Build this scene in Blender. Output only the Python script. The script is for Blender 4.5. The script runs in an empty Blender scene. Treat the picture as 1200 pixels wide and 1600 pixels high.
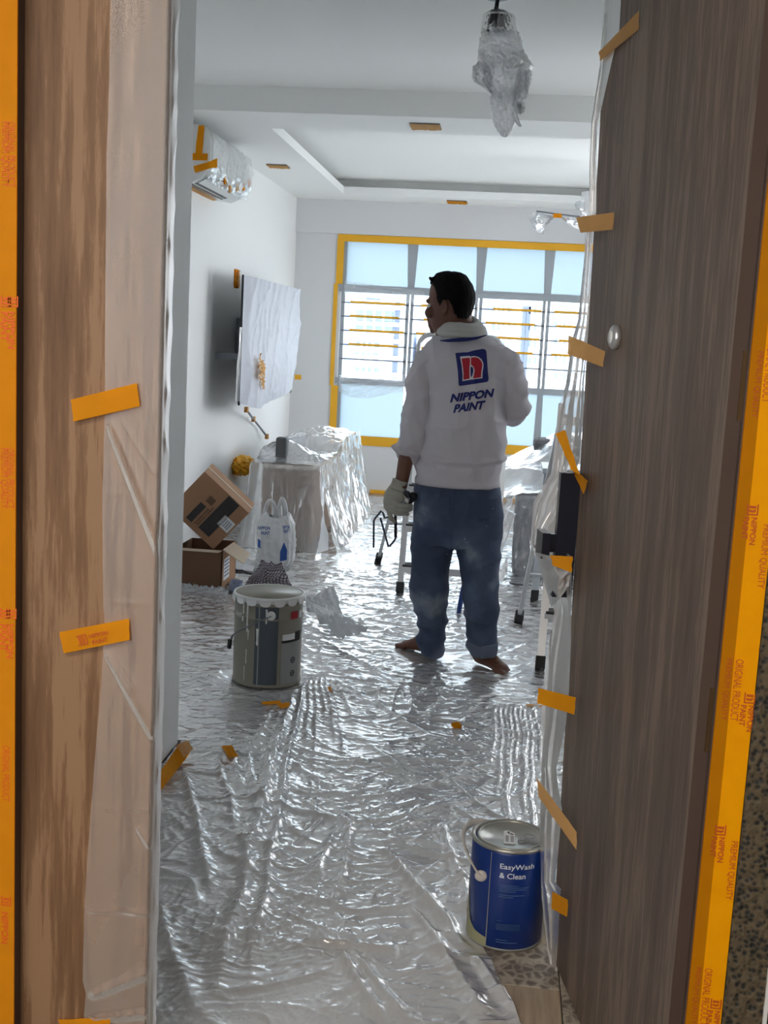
import bpy, bmesh, math, random
import numpy as np
from mathutils import Vector, Matrix
from mathutils.bvhtree import BVHTree
from mathutils.geometry import tessellate_polygon
random.seed(4)
SC = bpy.context.scene
COL = SC.collection

# ------------------------------------------------------------------ camera
YAW, PIT, ROL, FPX, DTH = -.100882, .149607, .0519266, 1798.56, -.185405
CAMZ = 1.41
def cam_axes():
    cy, sy = math.cos(YAW), math.sin(YAW)
    f = np.array([sy*math.cos(PIT), cy*math.cos(PIT), -math.sin(PIT)])
    r = np.array([cy, -sy, 0.]); u = np.cross(r, f)
    c, s = math.cos(ROL), math.sin(ROL)
    return np.array([c*r+s*u, -s*r+c*u, f])
AX = cam_axes()
cd = bpy.data.cameras.new('camera'); cam = bpy.data.objects.new('camera', cd); COL.objects.link(cam)
m = Matrix.Identity(4)
for i in range(3):
    m[i][0] = AX[0][i]; m[i][1] = AX[1][i]; m[i][2] = -AX[2][i]
m[2][3] = CAMZ
cam.matrix_world = m
cd.sensor_fit = 'HORIZONTAL'; cd.sensor_width = 36; cd.lens = FPX*36/1200
cd.clip_start = .02; cd.clip_end = 500
SC.camera = cam
# ------------------------------------------------------------------ world, light, exposure
w = bpy.data.worlds.new('world'); SC.world = w; w.use_nodes = True
bg = w.node_tree.nodes['Background']
bg.inputs[0].default_value = (.935, .965, 1, 1); bg.inputs[1].default_value = 4.6
SC.view_settings.view_transform = 'Standard'; SC.view_settings.look = 'None'
SC.view_settings.exposure = 0.68; SC.view_settings.gamma = 1
SC.view_settings.use_curve_mapping = False
SC.cycles.max_bounces = 8; SC.cycles.diffuse_bounces = 5; SC.cycles.transparent_max_bounces = 14
SC.cycles.glossy_bounces = 3
SC.cycles.sample_clamp_indirect = 6

ll = bpy.data.lights.new('added_corridor_fill', 'AREA'); ll.shape = 'RECTANGLE'; ll.size = 1.3; ll.size_y = .25; ll.energy = 33; ll.color = (1, .86, .70)  # warm fill added to brighten the leaf and tape; no lamp seen
lo = bpy.data.objects.new('added_corridor_fill', ll); lo.location = (-.75, -.35, 2.70); COL.objects.link(lo)
# ------------------------------------------------------------------ helpers
def ray(x, y):
    return AX.T @ np.array([(x-600)/FPX, -(y-800)/FPX, 1.])
C0 = np.array([0, 0, CAMZ])
def at_z(x, y, z=0.): d = ray(x, y); return C0+d*(z-CAMZ)/d[2]
def at_y(x, y, Y): d = ray(x, y); return C0+d*Y/d[1]
def at_x(x, y, X): d = ray(x, y); return C0+d*X/d[0]
def lerp(a, b, t): return a+(b-a)*t

_perm = {}
def pn(x, y, seed=0):
    """2D gradient noise, vectorised, about -1..1"""
    if seed not in _perm:
        r = np.random.RandomState(seed+11); a = r.rand(256, 256)*2*np.pi
        _perm[seed] = (np.cos(a), np.sin(a))
    gx, gy = _perm[seed]
    x, y = np.broadcast_arrays(np.asarray(x, float), np.asarray(y, float))
    xi = np.floor(x).astype(int); yi = np.floor(y).astype(int)
    fx = x-xi; fy = y-yi
    u = fx*fx*fx*(fx*(fx*6-15)+10); v = fy*fy*fy*(fy*(fy*6-15)+10)
    def g(i, j):
        a = (xi+i) & 255; b = (yi+j) & 255
        return gx[a, b]*(fx-i)+gy[a, b]*(fy-j)
    return 1.5*lerp(lerp(g(0, 0), g(1, 0), u), lerp(g(0, 1), g(1, 1), u), v)
def ridge(x, y, seed=0, k=3): return np.clip(1-np.abs(pn(x, y, seed)), 0, 1)**k
def crumple(x, y, s=1., seed=0):
    """crinkled film: sharp ridges in several sizes, domain warped"""
    wx = x+.25/s*pn(x*s*.8, y*s*.8, seed+1); wy = y+.25/s*pn(x*s*.8+9, y*s*.8, seed+2)
    return (ridge(wx*s*1.3, wy*s*1.3, seed+3, 4)*.55+ridge(wx*s*3.1, wy*s*2.5, seed+4, 3)*.28
            + ridge(wx*s*6.3+3, wy*s*6.9, seed+5, 2)*.14+.06*pn(wx*s*13, wy*s*13, seed+6))
def smooth01(t): t = np.clip(t, 0, 1); return t*t*(3-2*t)

def link(o, parent=None):
    COL.objects.link(o)
    if parent is not None: o.parent = parent
    return o
def tag(o, label=None, cat=None, group=None, kind=None):
    if label: o['label'] = label
    if cat: o['category'] = cat
    if group: o['group'] = group
    if kind: o['kind'] = kind
    return o
def empty(name, label=None, cat=None, loc=(0, 0, 0), group=None, kind=None):
    o = bpy.data.objects.new(name, None); o.location = loc; link(o); o.empty_display_size = .05
    return tag(o, label, cat, group, kind)
def mesh(name, v, f, mat=None, parent=None, smooth=False):
    me = bpy.data.meshes.new(name)
    me.from_pydata([tuple(map(float, p)) for p in v], [], f); me.update()
    if mat: me.materials.append(mat)
    if smooth: me.polygons.foreach_set('use_smooth', [True]*len(me.polygons))
    o = bpy.data.objects.new(name, me); link(o, parent)
    if parent is not None: o.matrix_parent_inverse = Matrix.Translation(-parent.location) if parent.type == 'EMPTY' and parent.rotation_euler.z == 0 else o.matrix_parent_inverse
    return o
def grid(name, P, mat=None, parent=None, mask=None, smooth=True, wrap=False):
    """P: (nu,nv,3) array of points"""
    nu, nv = P.shape[:2]
    i, j = np.meshgrid(np.arange(nu if wrap else nu-1), np.arange(nv-1), indexing='ij')
    i2 = (i+1) % nu
    F = np.stack([i*nv+j, i2*nv+j, i2*nv+j+1, i*nv+j+1], -1).reshape(-1, 4)
    if mask is not None: F = F[mask.reshape(-1)]
    me = bpy.data.meshes.new(name)
    V = P.reshape(-1, 3)
    me.vertices.add(len(V)); me.vertices.foreach_set('co', V.ravel().astype(np.float32))
    me.loops.add(len(F)*4); me.loops.foreach_set('vertex_index', F.ravel().astype(np.int32))
    me.polygons.add(len(F)); me.polygons.foreach_set('loop_start', np.arange(0, len(F)*4, 4, dtype=np.int32))
    me.update(calc_edges=True); me.validate()
    if mat: me.materials.append(mat)
    if smooth: me.polygons.foreach_set('use_smooth', np.ones(len(me.polygons), bool))
    o = bpy.data.objects.new(name, me); link(o, parent)
    if parent is not None and parent.type == 'EMPTY': o.matrix_parent_inverse = Matrix.Translation(-parent.location)
    return o
class MB:
    def __init__(s): s.v = []; s.f = []; s.sm = []
    def add(s, v, f, sm=False):
        n = len(s.v); s.v += [tuple(map(float, p)) for p in v]; s.f += [[i+n for i in q] for q in f]; s.sm += [sm]*len(f); return s
    def box(s, a, b, bev=0.):
        (x0, y0, z0), (x1, y1, z1) = a, b
        if x0 > x1: x0, x1 = x1, x0
        if y0 > y1: y0, y1 = y1, y0
        if z0 > z1: z0, z1 = z1, z0
        if bev <= 0:
            v = [(x, y, z) for z in (z0, z1) for y in (y0, y1) for x in (x0, x1)]
            return s.add(v, [(0, 2, 3, 1), (4, 5, 7, 6), (0, 1, 5, 4), (2, 6, 7, 3), (0, 4, 6, 2), (1, 3, 7, 5)])
        bm = bmesh.new(); bmesh.ops.create_cube(bm, size=1)
        for q in bm.verts: q.co = ((x0+x1)/2+q.co.x*(x1-x0), (y0+y1)/2+q.co.y*(y1-y0), (z0+z1)/2+q.co.z*(z1-z0))
        bmesh.ops.bevel(bm, geom=bm.edges[:], offset=bev, segments=2, affect='EDGES', profile=.5)
        bm.verts.index_update()
        s.add([q.co for q in bm.verts], [[q.index for q in f.verts] for f in bm.faces]); bm.free(); return s
    def obox(s, c, ax, h):
        """oriented box: centre, 3 unit axes, half sizes"""
        c = np.array(c, float); ax = [np.array(a, float) for a in ax]
        v = [c+ax[0]*h[0]*i+ax[1]*h[1]*j+ax[2]*h[2]*k for k in (-1, 1) for j in (-1, 1) for i in (-1, 1)]
        return s.add(v, [(0, 2, 3, 1), (4, 5, 7, 6), (0, 1, 5, 4), (2, 6, 7, 3), (0, 4, 6, 2), (1, 3, 7, 5)])
    def tube(s, pts, r, n=10, cap=True, flat=1.):
        pts = [np.array(p, float) for p in pts]; rr = r if hasattr(r, '__len__') else [r]*len(pts)
        rings = []; up = None
        for i, p in enumerate(pts):
            t = pts[min(i+1, len(pts)-1)]-pts[max(i-1, 0)]; t = t/(np.linalg.norm(t)+1e-9)
            if up is None: up = np.array([0, 0, 1.]) if abs(t[2]) < .9 else np.array([0, 1., 0])
            a = np.cross(t, up); a /= np.linalg.norm(a)+1e-9; b = np.cross(a, t); up = b
            rings.append([p+rr[i]*(math.cos(2*math.pi*k/n)*a+flat*math.sin(2*math.pi*k/n)*b) for k in range(n)])
        v = [q for R in rings for q in R]; f = []
        for i in range(len(pts)-1):
            for k in range(n): f.append((i*n+k, i*n+(k+1) % n, (i+1)*n+(k+1) % n, (i+1)*n+k))
        if cap: f.append(list(range(n))); f.append([(len(pts)-1)*n+k for k in range(n)][::-1])
        return s.add(v, f, True)
    def lathe(s, prof, c=(0, 0, 0), n=48, cap=True):
        v = []; f = []
        for r, z in prof: v += [(c[0]+r*math.cos(2*math.pi*k/n), c[1]+r*math.sin(2*math.pi*k/n), c[2]+z) for k in range(n)]
        for i in range(len(prof)-1):
            for k in range(n): f.append((i*n+k, i*n+(k+1) % n, (i+1)*n+(k+1) % n, (i+1)*n+k))
        if cap: f.append(list(range(n))[::-1]); f.append([(len(prof)-1)*n+k for k in range(n)])
        return s.add(v, f, True)
    def loft(s, rings, n=28):
        """rings of (cx,cy,cz,rx,ry[,power])"""
        v = []; f = []
        for R in rings:
            cx, cy, cz, rx, ry = R[:5]; e = R[5] if len(R) > 5 else 1.
            for k in range(n):
                a = 2*math.pi*k/n; c, q = math.cos(a), math.sin(a)
                v.append((cx+rx*math.copysign(abs(c)**e, c), cy+ry*math.copysign(abs(q)**e, q), cz))
        for i in range(len(rings)-1):
            for k in range(n): f.append((i*n+k, i*n+(k+1) % n, (i+1)*n+(k+1) % n, (i+1)*n+k))
        f.append(list(range(n))[::-1]); f.append([(len(rings)-1)*n+k for k in range(n)])
        return s.add(v, f, True)
    def ball(s, c, r, rot=None, n=14):
        c = np.array(c, float); r = np.array(r if hasattr(r, '__len__') else (r, r, r), float); v = []; f = []
        for i in range(n+1):
            th = math.pi*i/n
            for k in range(2*n):
                a = math.pi*k/n; q = np.array([math.sin(th)*math.cos(a), math.sin(th)*math.sin(a), math.cos(th)])*r
                if rot is not None: q = rot @ q
                v.append(c+q)
        for i in range(n):
            for k in range(2*n): f.append((i*2*n+k, (i+1)*2*n+k, (i+1)*2*n+(k+1) % (2*n), i*2*n+(k+1) % (2*n)))
        return s.add(v, f, True)
    def poly(s, pts, d=None):
        """flat polygon (possibly concave); d = extrusion vector"""
        pts = [np.array(p, float) for p in pts]; tri = tessellate_polygon([[Vector(p) for p in pts]])
        n = len(pts)
        if d is None: return s.add(pts, [list(t) for t in tri])
        d = np.array(d, float)
        return s.add(pts+[p+d for p in pts], [list(t) for t in tri]+[[i+n for i in t][::-1] for t in tri]+[(i, (i+1) % n, (i+1) % n+n, i+n) for i in range(n)])
    def build(s, name, mat=None, parent=None):
        o = mesh(name, s.v, s.f, mat, parent)
        o.data.polygons.foreach_set('use_smooth', s.sm)
        bm = bmesh.new(); bm.from_mesh(o.data); bmesh.ops.recalc_face_normals(bm, faces=bm.faces); bm.to_mesh(o.data); bm.free()
        return o
def rotz(a): c, s = math.cos(a), math.sin(a); return np.array([[c, -s, 0], [s, c, 0], [0, 0, 1.]])

# ------------------------------------------------------------------ materials
M = {}
def srgb(r, g, b):
    f = lambda c: (c/255/12.92) if c/255 <= .04045 else ((c/255+.055)/1.055)**2.4
    return (f(r), f(g), f(b), 1)
def mat(name, col, rough=.6, metal=0., spec=.5, bump=0., bscale=40., var=0., vscale=5., trans=0.):
    ma = bpy.data.materials.new(name); ma.use_nodes = True; nt = ma.node_tree; b = nt.nodes['Principled BSDF']
    b.inputs['Base Color'].default_value = col; b.inputs['Roughness'].default_value = rough
    b.inputs['Metallic'].default_value = metal; b.inputs['Specular IOR Level'].default_value = spec
    tc = nt.nodes.new('ShaderNodeTexCoord')
    if var:
        n = nt.nodes.new('ShaderNodeTexNoise'); n.inputs['Scale'].default_value = vscale; n.inputs['Detail'].default_value = 5
        nt.links.new(tc.outputs['Object'], n.inputs['Vector'])
        mx = nt.nodes.new('ShaderNodeMix'); mx.data_type = 'RGBA'; mx.inputs[6].default_value = tuple(c*(1-var) for c in col[:3])+(1,)
        mx.inputs[7].default_value = tuple(min(1, c*(1+var)) for c in col[:3])+(1,)
        nt.links.new(n.outputs['Fac'], mx.inputs[0]); nt.links.new(mx.outputs[2], b.inputs['Base Color'])
    if bump:
        n = nt.nodes.new('ShaderNodeTexNoise'); n.inputs['Scale'].default_value = bscale; n.inputs['Detail'].default_value = 4
        nt.links.new(tc.outputs['Object'], n.inputs['Vector'])
        bp = nt.nodes.new('ShaderNodeBump'); bp.inputs['Strength'].default_value = bump; bp.inputs['Distance'].default_value = .01
        nt.links.new(n.outputs['Fac'], bp.inputs['Height']); nt.links.new(bp.outputs[0], b.inputs['Normal'])
    M[name] = ma; return ma
def film(name, col, op, rough=.2, trl=.3, gl=.35, bump=.3, bscale=30., glc=(1, 1, 1, 1), trc=(1, 1, 1, 1), frm=1.6):
    """polythene film: see-through + milky scatter + surface gloss"""
    ma = bpy.data.materials.new(name); ma.use_nodes = True; nt = ma.node_tree; nt.nodes.clear(); N = nt.nodes.new; L = nt.links.new
    out = N('ShaderNodeOutputMaterial'); tr = N('ShaderNodeBsdfTransparent'); tr.inputs[0].default_value = trc
    df = N('ShaderNodeBsdfDiffuse'); df.inputs[0].default_value = col
    tl = N('ShaderNodeBsdfTranslucent'); tl.inputs[0].default_value = col
    gs = N('ShaderNodeBsdfGlossy'); gs.inputs['Roughness'].default_value = rough; gs.inputs['Color'].default_value = glc
    tc = N('ShaderNodeTexCoord'); n = N('ShaderNodeTexNoise'); n.inputs['Scale'].default_value = bscale; n.inputs['Detail'].default_value = 6; n.inputs['Distortion'].default_value = 1.2
    L(tc.outputs['Object'], n.inputs['Vector'])
    bp = N('ShaderNodeBump'); bp.inputs['Strength'].default_value = bump; bp.inputs['Distance'].default_value = .008; L(n.outputs['Fac'], bp.inputs['Height'])
    for q in (df, tl, gs): L(bp.outputs[0], q.inputs['Normal'])
    m1 = N('ShaderNodeMixShader'); m1.inputs[0].default_value = trl; L(df.outputs[0], m1.inputs[1]); L(tl.outputs[0], m1.inputs[2])
    m2 = N('ShaderNodeMixShader'); m2.inputs[0].default_value = op; L(tr.outputs[0], m2.inputs[1]); L(m1.outputs[0], m2.inputs[2])
    fr = N('ShaderNodeFresnel'); fr.inputs[0].default_value = 1.5; L(bp.outputs[0], fr.inputs['Normal'])
    ma2 = N('ShaderNodeMath'); ma2.operation = 'MULTIPLY_ADD'; ma2.inputs[1].default_value = frm; ma2.inputs[2].default_value = gl*.2; ma2.use_clamp = True
    L(fr.outputs[0], ma2.inputs[0])
    m3 = N('ShaderNodeMixShader'); L(ma2.outputs[0], m3.inputs[0]); L(m2.outputs[0], m3.inputs[1]); L(gs.outputs[0], m3.inputs[2])
    L(m3.outputs[0], out.inputs[0]); M[name] = ma; return ma
def wood(name, c1, c2, c3, rough=.55, scale=1., figure=.5, axis='Z', sheen=.3):
    ma = bpy.data.materials.new(name); ma.use_nodes = True; nt = ma.node_tree; N = nt.nodes.new; L = nt.links.new
    b = nt.nodes['Principled BSDF']; b.inputs['Roughness'].default_value = rough; b.inputs['Specular IOR Level'].default_value = sheen
    tc = N('ShaderNodeTexCoord'); mp = N('ShaderNodeMapping')
    s = {'Z': (14, 14, .9), 'Y': (14, .9, 14), 'X': (.9, 14, 14)}[axis]
    mp.inputs['Scale'].default_value = tuple(q*scale for q in s); L(tc.outputs['Object'], mp.inputs[0])
    n1 = N('ShaderNodeTexNoise'); n1.inputs['Scale'].default_value = .55; n1.inputs['Detail'].default_value = 2; L(mp.outputs[0], n1.inputs['Vector'])
    wv = N('ShaderNodeMath'); wv.operation = 'MULTIPLY'; wv.inputs[1].default_value = 34; L(n1.outputs['Fac'], wv.inputs[0])
    sn = N('ShaderNodeMath'); sn.operation = 'SINE'; L(wv.outputs[0], sn.inputs[0])
    n2 = N('ShaderNodeTexNoise'); n2.inputs['Scale'].default_value = 6; n2.inputs['Detail'].default_value = 6; n2.inputs['Roughness'].default_value = .7; L(mp.outputs[0], n2.inputs['Vector'])
    n3 = N('ShaderNodeTexNoise'); n3.inputs['Scale'].default_value = .9; n3.inputs['Detail'].default_value = 3; L(mp.outputs[0], n3.inputs['Vector'])
    a = N('ShaderNodeMath'); a.operation = 'MULTIPLY_ADD'; a.inputs[1].default_value = .12*figure; L(sn.outputs[0], a.inputs[0]); L(n2.outputs['Fac'], a.inputs[2])
    a2 = N('ShaderNodeMath'); a2.operation = 'MULTIPLY_ADD'; a2.inputs[1].default_value = .8; L(n3.outputs['Fac'], a2.inputs[0]); L(a.outputs[0], a2.inputs[2])
    cr = N('ShaderNodeValToRGB'); cr.color_ramp.elements[0].position = .55; cr.color_ramp.elements[0].color = c1
    cr.color_ramp.elements[1].position = 1.25; cr.color_ramp.elements[1].color = c3; e = cr.color_ramp.elements.new(.9); e.color = c2
    L(a2.outputs[0], cr.inputs[0]); L(cr.outputs[0], b.inputs['Base Color'])
    bp = N('ShaderNodeBump'); bp.inputs['Strength'].default_value = .08; bp.inputs['Distance'].default_value = .002; L(n2.outputs['Fac'], bp.inputs['Height']); L(bp.outputs[0], b.inputs['Normal'])
    M[name] = ma; return ma
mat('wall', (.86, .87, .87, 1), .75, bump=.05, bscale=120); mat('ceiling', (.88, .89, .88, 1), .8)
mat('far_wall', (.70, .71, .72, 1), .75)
wood('oak', srgb(94, 68, 46), srgb(124, 93, 67), srgb(146, 115, 87), figure=1.1)
wood('greywood', srgb(80, 68, 61), srgb(103, 89, 80), srgb(122, 107, 95), figure=.25, scale=1.4, rough=.5)
mat('door_edge', srgb(84, 68, 60), .5, var=.12, vscale=8)
film('film_floor', (.87, .87, .88, 1), .74, rough=.15, trl=.2, gl=1.1, bump=.22, bscale=38)
film('film_door', (.80, .78, .77, 1), .5, rough=.38, trl=.55, gl=.05, bump=.1, bscale=10, frm=1.)
film('film_leaf', (.66, .60, .56, 1), .22, rough=.5, trl=.2, gl=.02, bump=.03, bscale=10)
film('film_cover', (.86, .90, .95, 1), .55, rough=.2, trl=.5, gl=.5, bump=.3, bscale=18)
film('film_milky', (.90, .93, .97, 1), .9, rough=.3, trl=.45, gl=.3, bump=.2, bscale=20)
mat('film_tv', (.54, .56, .62, 1), .55, spec=.15, bump=.1, bscale=14)
film('film_lamp', (.97, .98, 1, 1), .5, rough=.42, trl=.55, gl=.0, bump=.05, bscale=12, frm=.6)
film('film_pale', (.86, .86, .86, 1), .28, rough=.3, trl=.4, gl=.15, bump=.15, bscale=12)
film('film_fold', (.80, .79, .77, 1), .42, rough=.32, trl=.3, gl=.15, bump=.15, bscale=30, frm=.7)
film('film_clear', (.92, .95, 1, 1), .25, rough=.1, trl=.5, gl=.6, bump=.3, bscale=30)
def tapemat(name, col, a, tl=.35):
    """creped paper tape, a little see-through"""
    ma = bpy.data.materials.new(name); ma.use_nodes = True; nt = ma.node_tree; nt.nodes.clear(); N = nt.nodes.new; L = nt.links.new
    out = N('ShaderNodeOutputMaterial'); b = N('ShaderNodeBsdfPrincipled'); b.inputs['Roughness'].default_value = .55; b.inputs['Specular IOR Level'].default_value = .08
    tc = N('ShaderNodeTexCoord'); n = N('ShaderNodeTexNoise'); n.inputs['Scale'].default_value = 25; n.inputs['Detail'].default_value = 4; L(tc.outputs['Object'], n.inputs['Vector'])
    mx = N('ShaderNodeMix'); mx.data_type = 'RGBA'; mx.inputs[6].default_value = tuple(c*.86 for c in col[:3])+(1,); mx.inputs[7].default_value = tuple(min(1, c*1.1) for c in col[:3])+(1,); L(n.outputs['Fac'], mx.inputs[0]); L(mx.outputs[2], b.inputs['Base Color'])
    tl_ = N('ShaderNodeBsdfTranslucent'); tl_.inputs[0].default_value = col; m1 = N('ShaderNodeMixShader'); m1.inputs[0].default_value = tl; L(b.outputs[0], m1.inputs[1]); L(tl_.outputs[0], m1.inputs[2])
    tr = N('ShaderNodeBsdfTransparent'); tr.inputs[0].default_value = col; m2 = N('ShaderNodeMixShader'); m2.inputs[0].default_value = a; L(tr.outputs[0], m2.inputs[1]); L(m1.outputs[0], m2.inputs[2]); L(m2.outputs[0], out.inputs[0])
    M[name] = ma; return ma
tapemat('tape', srgb(238, 158, 28), .93, .3); tapemat('tape_pale', srgb(224, 176, 116), .95, .3)
tapemat('tape_deep', srgb(214, 138, 10), .96, .3); tapemat('tape_bright', srgb(255, 166, 2), .99, .05)
mat('tape_window', srgb(240, 178, 36), .6, var=.1, vscale=4)
mat('print_orange', srgb(226, 96, 10), .6); mat('print_deep', srgb(196, 84, 14), .6)
mat('alu', (.42, .46, .50, 1), .35, metal=.3); mat('alu_bright', (.66, .67, .69, 1), .32, metal=.75); mat('alu_dark', (.20, .22, .25, 1), .45)
mat('black', (.012, .013, .016, 1), .4); mat('navy_black', (.008, .010, .02, 1), .3); mat('rubber', (.02, .02, .022, 1), .7)
mat('white', (.82, .83, .84, 1), .5); mat('offwhite', (.72, .73, .72, 1), .55, var=.05); mat('speaker_grey', (.10, .105, .11, 1), .6)
def pane_mat():
    ma = bpy.data.materials.new('frosted'); ma.use_nodes = True; nt = ma.node_tree; nt.nodes.clear(); N = nt.nodes.new; L = nt.links.new
    out = N('ShaderNodeOutputMaterial'); tl = N('ShaderNodeBsdfTranslucent'); tl.inputs[0].default_value = (.41, .475, .515, 1)
    df = N('ShaderNodeBsdfDiffuse'); df.inputs[0].default_value = (.5, .55, .58, 1)
    mx = N('ShaderNodeMixShader'); mx.inputs[0].default_value = .12; L(tl.outputs[0], mx.inputs[1]); L(df.outputs[0], mx.inputs[2]); L(mx.outputs[0], out.inputs[0]); M['frosted'] = ma
    ma = bpy.data.materials.new('glass'); ma.use_nodes = True; nt = ma.node_tree; nt.nodes.clear(); N = nt.nodes.new; L = nt.links.new
    out = N('ShaderNodeOutputMaterial'); tl = N('ShaderNodeBsdfTransparent'); tl.inputs[0].default_value = (.9, .95, .98, 1)
    df = N('ShaderNodeBsdfGlossy'); df.inputs['Roughness'].default_value = .02
    mx = N('ShaderNodeMixShader'); mx.inputs[0].default_value = .06; L(tl.outputs[0], mx.inputs[1]); L(df.outputs[0], mx.inputs[2]); L(mx.outputs[0], out.inputs[0]); M['glass'] = ma
pane_mat()
#@@STRUCTURE
# ------------------------------------------------------------------ structure
XL, XJ, XR, YF, YN, ZC, ZD = -1.973, -1.045, 1.65, 10.415, 1.79, 2.735, 2.6
def struct(o, label=None): o['kind'] = 'structure'; (o.__setitem__('label', label) if label else None); return o
mat('grout', srgb(120, 114, 106), .8)
def floormat(name, c, pat):
    ma = bpy.data.materials.new(name); ma.use_nodes = True; nt = ma.node_tree; N = nt.nodes.new; L = nt.links.new; b = nt.nodes['Principled BSDF']; b.inputs['Roughness'].default_value = .45
    tc = N('ShaderNodeTexCoord'); mp = N('ShaderNodeMapping'); L(tc.outputs['Object'], mp.inputs[0])
    if pat:
        mp.inputs['Scale'].default_value = (1, 1, 1)
        vo = N('ShaderNodeTexVoronoi'); vo.inputs['Scale'].default_value = 38; vo.feature = 'DISTANCE_TO_EDGE'; L(mp.outputs[0], vo.inputs['Vector'])
        no = N('ShaderNodeTexNoise'); no.inputs['Scale'].default_value = 16; no.inputs['Detail'].default_value = 4; L(mp.outputs[0], no.inputs['Vector'])
        ad = N('ShaderNodeMath'); ad.operation = 'ADD'; L(vo.outputs[0], ad.inputs[0]); L(no.outputs[0], ad.inputs[1]); f = ad.outputs[0]; p0, p1 = .5, .75
    else:
        mp.inputs['Scale'].default_value = (60, 6, 6)
        no = N('ShaderNodeTexNoise'); no.inputs['Scale'].default_value = 1; no.inputs['Detail'].default_value = 5; L(mp.outputs[0], no.inputs['Vector']); f = no.outputs[0]; p0, p1 = .3, .75
    cr = N('ShaderNodeValToRGB'); cr.color_ramp.elements[0].position = p0; cr.color_ramp.elements[0].color = c[0]; cr.color_ramp.elements[1].position = p1; cr.color_ramp.elements[1].color = c[1]
    L(f, cr.inputs[0]); L(cr.outputs[0], b.inputs['Base Color']); M[name] = ma
floormat('tile_beige', (srgb(150, 132, 112), srgb(186, 168, 146)), False)
floormat('tile_pattern', (srgb(176, 166, 150), srgb(108, 98, 90)), True)
floormat('plank', (srgb(160, 132, 106), srgb(196, 170, 144)), False)
fl = struct(MB().box((-2.1, -1.6, -.12), (1.8, 10.6, -.008)).build('floor', M['grout']), 'floor under the plastic sheet')
def piece(name, m, sx, sy, th=.008, bev=.0015):
    b = MB().box((-sx/2, -sy/2, -th), (sx/2, sy/2, 0), bev); return b.build(name, m, fl)
protos = {}
def tile(kind, x, y, sx, sy, name):
    k = (kind, round(sx, 3), round(sy, 3))
    if k not in protos: protos[k] = o = piece(name, M[kind], sx, sy)
    else: o = protos[k].copy(); COL.objects.link(o)
    o.location = (x, y, random.uniform(-.0006, .0002)); return o
for i in range(-6, 2):
    for j in range(-2, 20):
        x, y = .205+.2*i+.1, 2.407+.2*j+.1
        k = 'tile_pattern' if (i, j) in ((0, -1), (0, 0), (-1, 0), (0, -2), (1, 0), (1, -1)) or (j > 0 and (i*7+j*5) % 11 in (0, 4)) else 'tile_beige'
        if y < 6.4: tile(k, x, y, .197, .197, 'floor_tile')
for i in range(18):
    x0 = -1.96+.2*i
    for k in range(-1, 4):
        y0 = 6.41+1.2*k+(.4*(i % 3)); y1 = y0+1.2; y0 = max(y0, 6.41); y1 = min(y1, YF)
        if y1-y0 > .1 and x0 < 1.5: tile('plank', x0+.1, (y0+y1)/2, .197, y1-y0-.003, 'floor_plank')
for i in range(3):
    for j in range(7): tile('tile_beige', -1.89+.2*i+.0, 3.72+.4*j+.2, .197, .397, 'floor_tile')
for j in range(14): tile('tile_beige', -1.31+.2, 3.72+.2*j+.1, .197, .197, 'floor_tile')
# walls
struct(MB().box((XL-.15, XJ*0+3.69, 0), (XL, YF+.2, ZC)).build('wall_left', M['wall']), 'long white wall behind the air conditioner and television')
struct(MB().box((XL-.15, YN+.16, 0), (XJ, 3.70, ZC)).build('wall_entry', M['wall']), 'white wall end beside the entrance leaf')
struct(MB().box((XR, YN+.16, 0), (XR+.15, 5.45, ZC)).box((XR, 6.2, 0), (XR+.15, 7.3, ZC)).box((XR, 5.45, 0), (XR+.15, 6.2, .9)).box((XR, 5.45, 2.1), (XR+.15, 6.2, ZC)).box((XR, 8.8, 0), (XR+.15, YF+.2, ZC)).box((XR, 7.3, 0), (XR+.15, 8.8, .45)).box((XR, 7.3, 2.2), (XR+.15, 8.8, ZC)).build('wall_right', M['wall']))
WX0, WX1, WZ0, WZ1 = -1.545, 1.05, .485, 2.29
b = MB().box((XL, YF, 0), (XR, YF+.14, WZ0)).box((XL, YF, WZ1), (XR, YF+.14, ZC)).box((XL, YF, WZ0), (WX0, YF+.14, WZ1)).box((WX1, YF, WZ0), (XR, YF+.14, WZ1))
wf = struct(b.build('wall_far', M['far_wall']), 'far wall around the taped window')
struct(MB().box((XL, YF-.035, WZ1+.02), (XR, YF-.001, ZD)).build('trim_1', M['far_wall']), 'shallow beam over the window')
# ceiling: slab, dropped part with a recess
struct(MB().box((XL-.15, YN+.16, ZC), (XR+.15, YF+.2, ZC+.12)).build('ceiling', M['ceiling']), 'white ceiling slab')
CX0, CX1, CY0, CY1, CB = -1.489, 1.25, 6.94, 9.93, 6.44
b = MB().box((XL, CB, ZD), (CX0, YF, ZD+.06)).box((CX1, CB, ZD), (XR, YF, ZD+.06)).box((CX0, CB, ZD), (CX1, CY0, ZD+.06)).box((CX0, CY1, ZD), (CX1, YF, ZD+.06))
b.box((XL, CB, ZD+.06), (XR, CB+.2, ZC)).box((XL, CB+.2, ZD+.06), (CX0-.22, YF, ZC)).box((CX0-.22, CY1+.16, ZD+.06), (XR, YF, ZC))
struct(b.build('trim_2', M['ceiling']), 'dropped ceiling border with a long recess')
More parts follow.
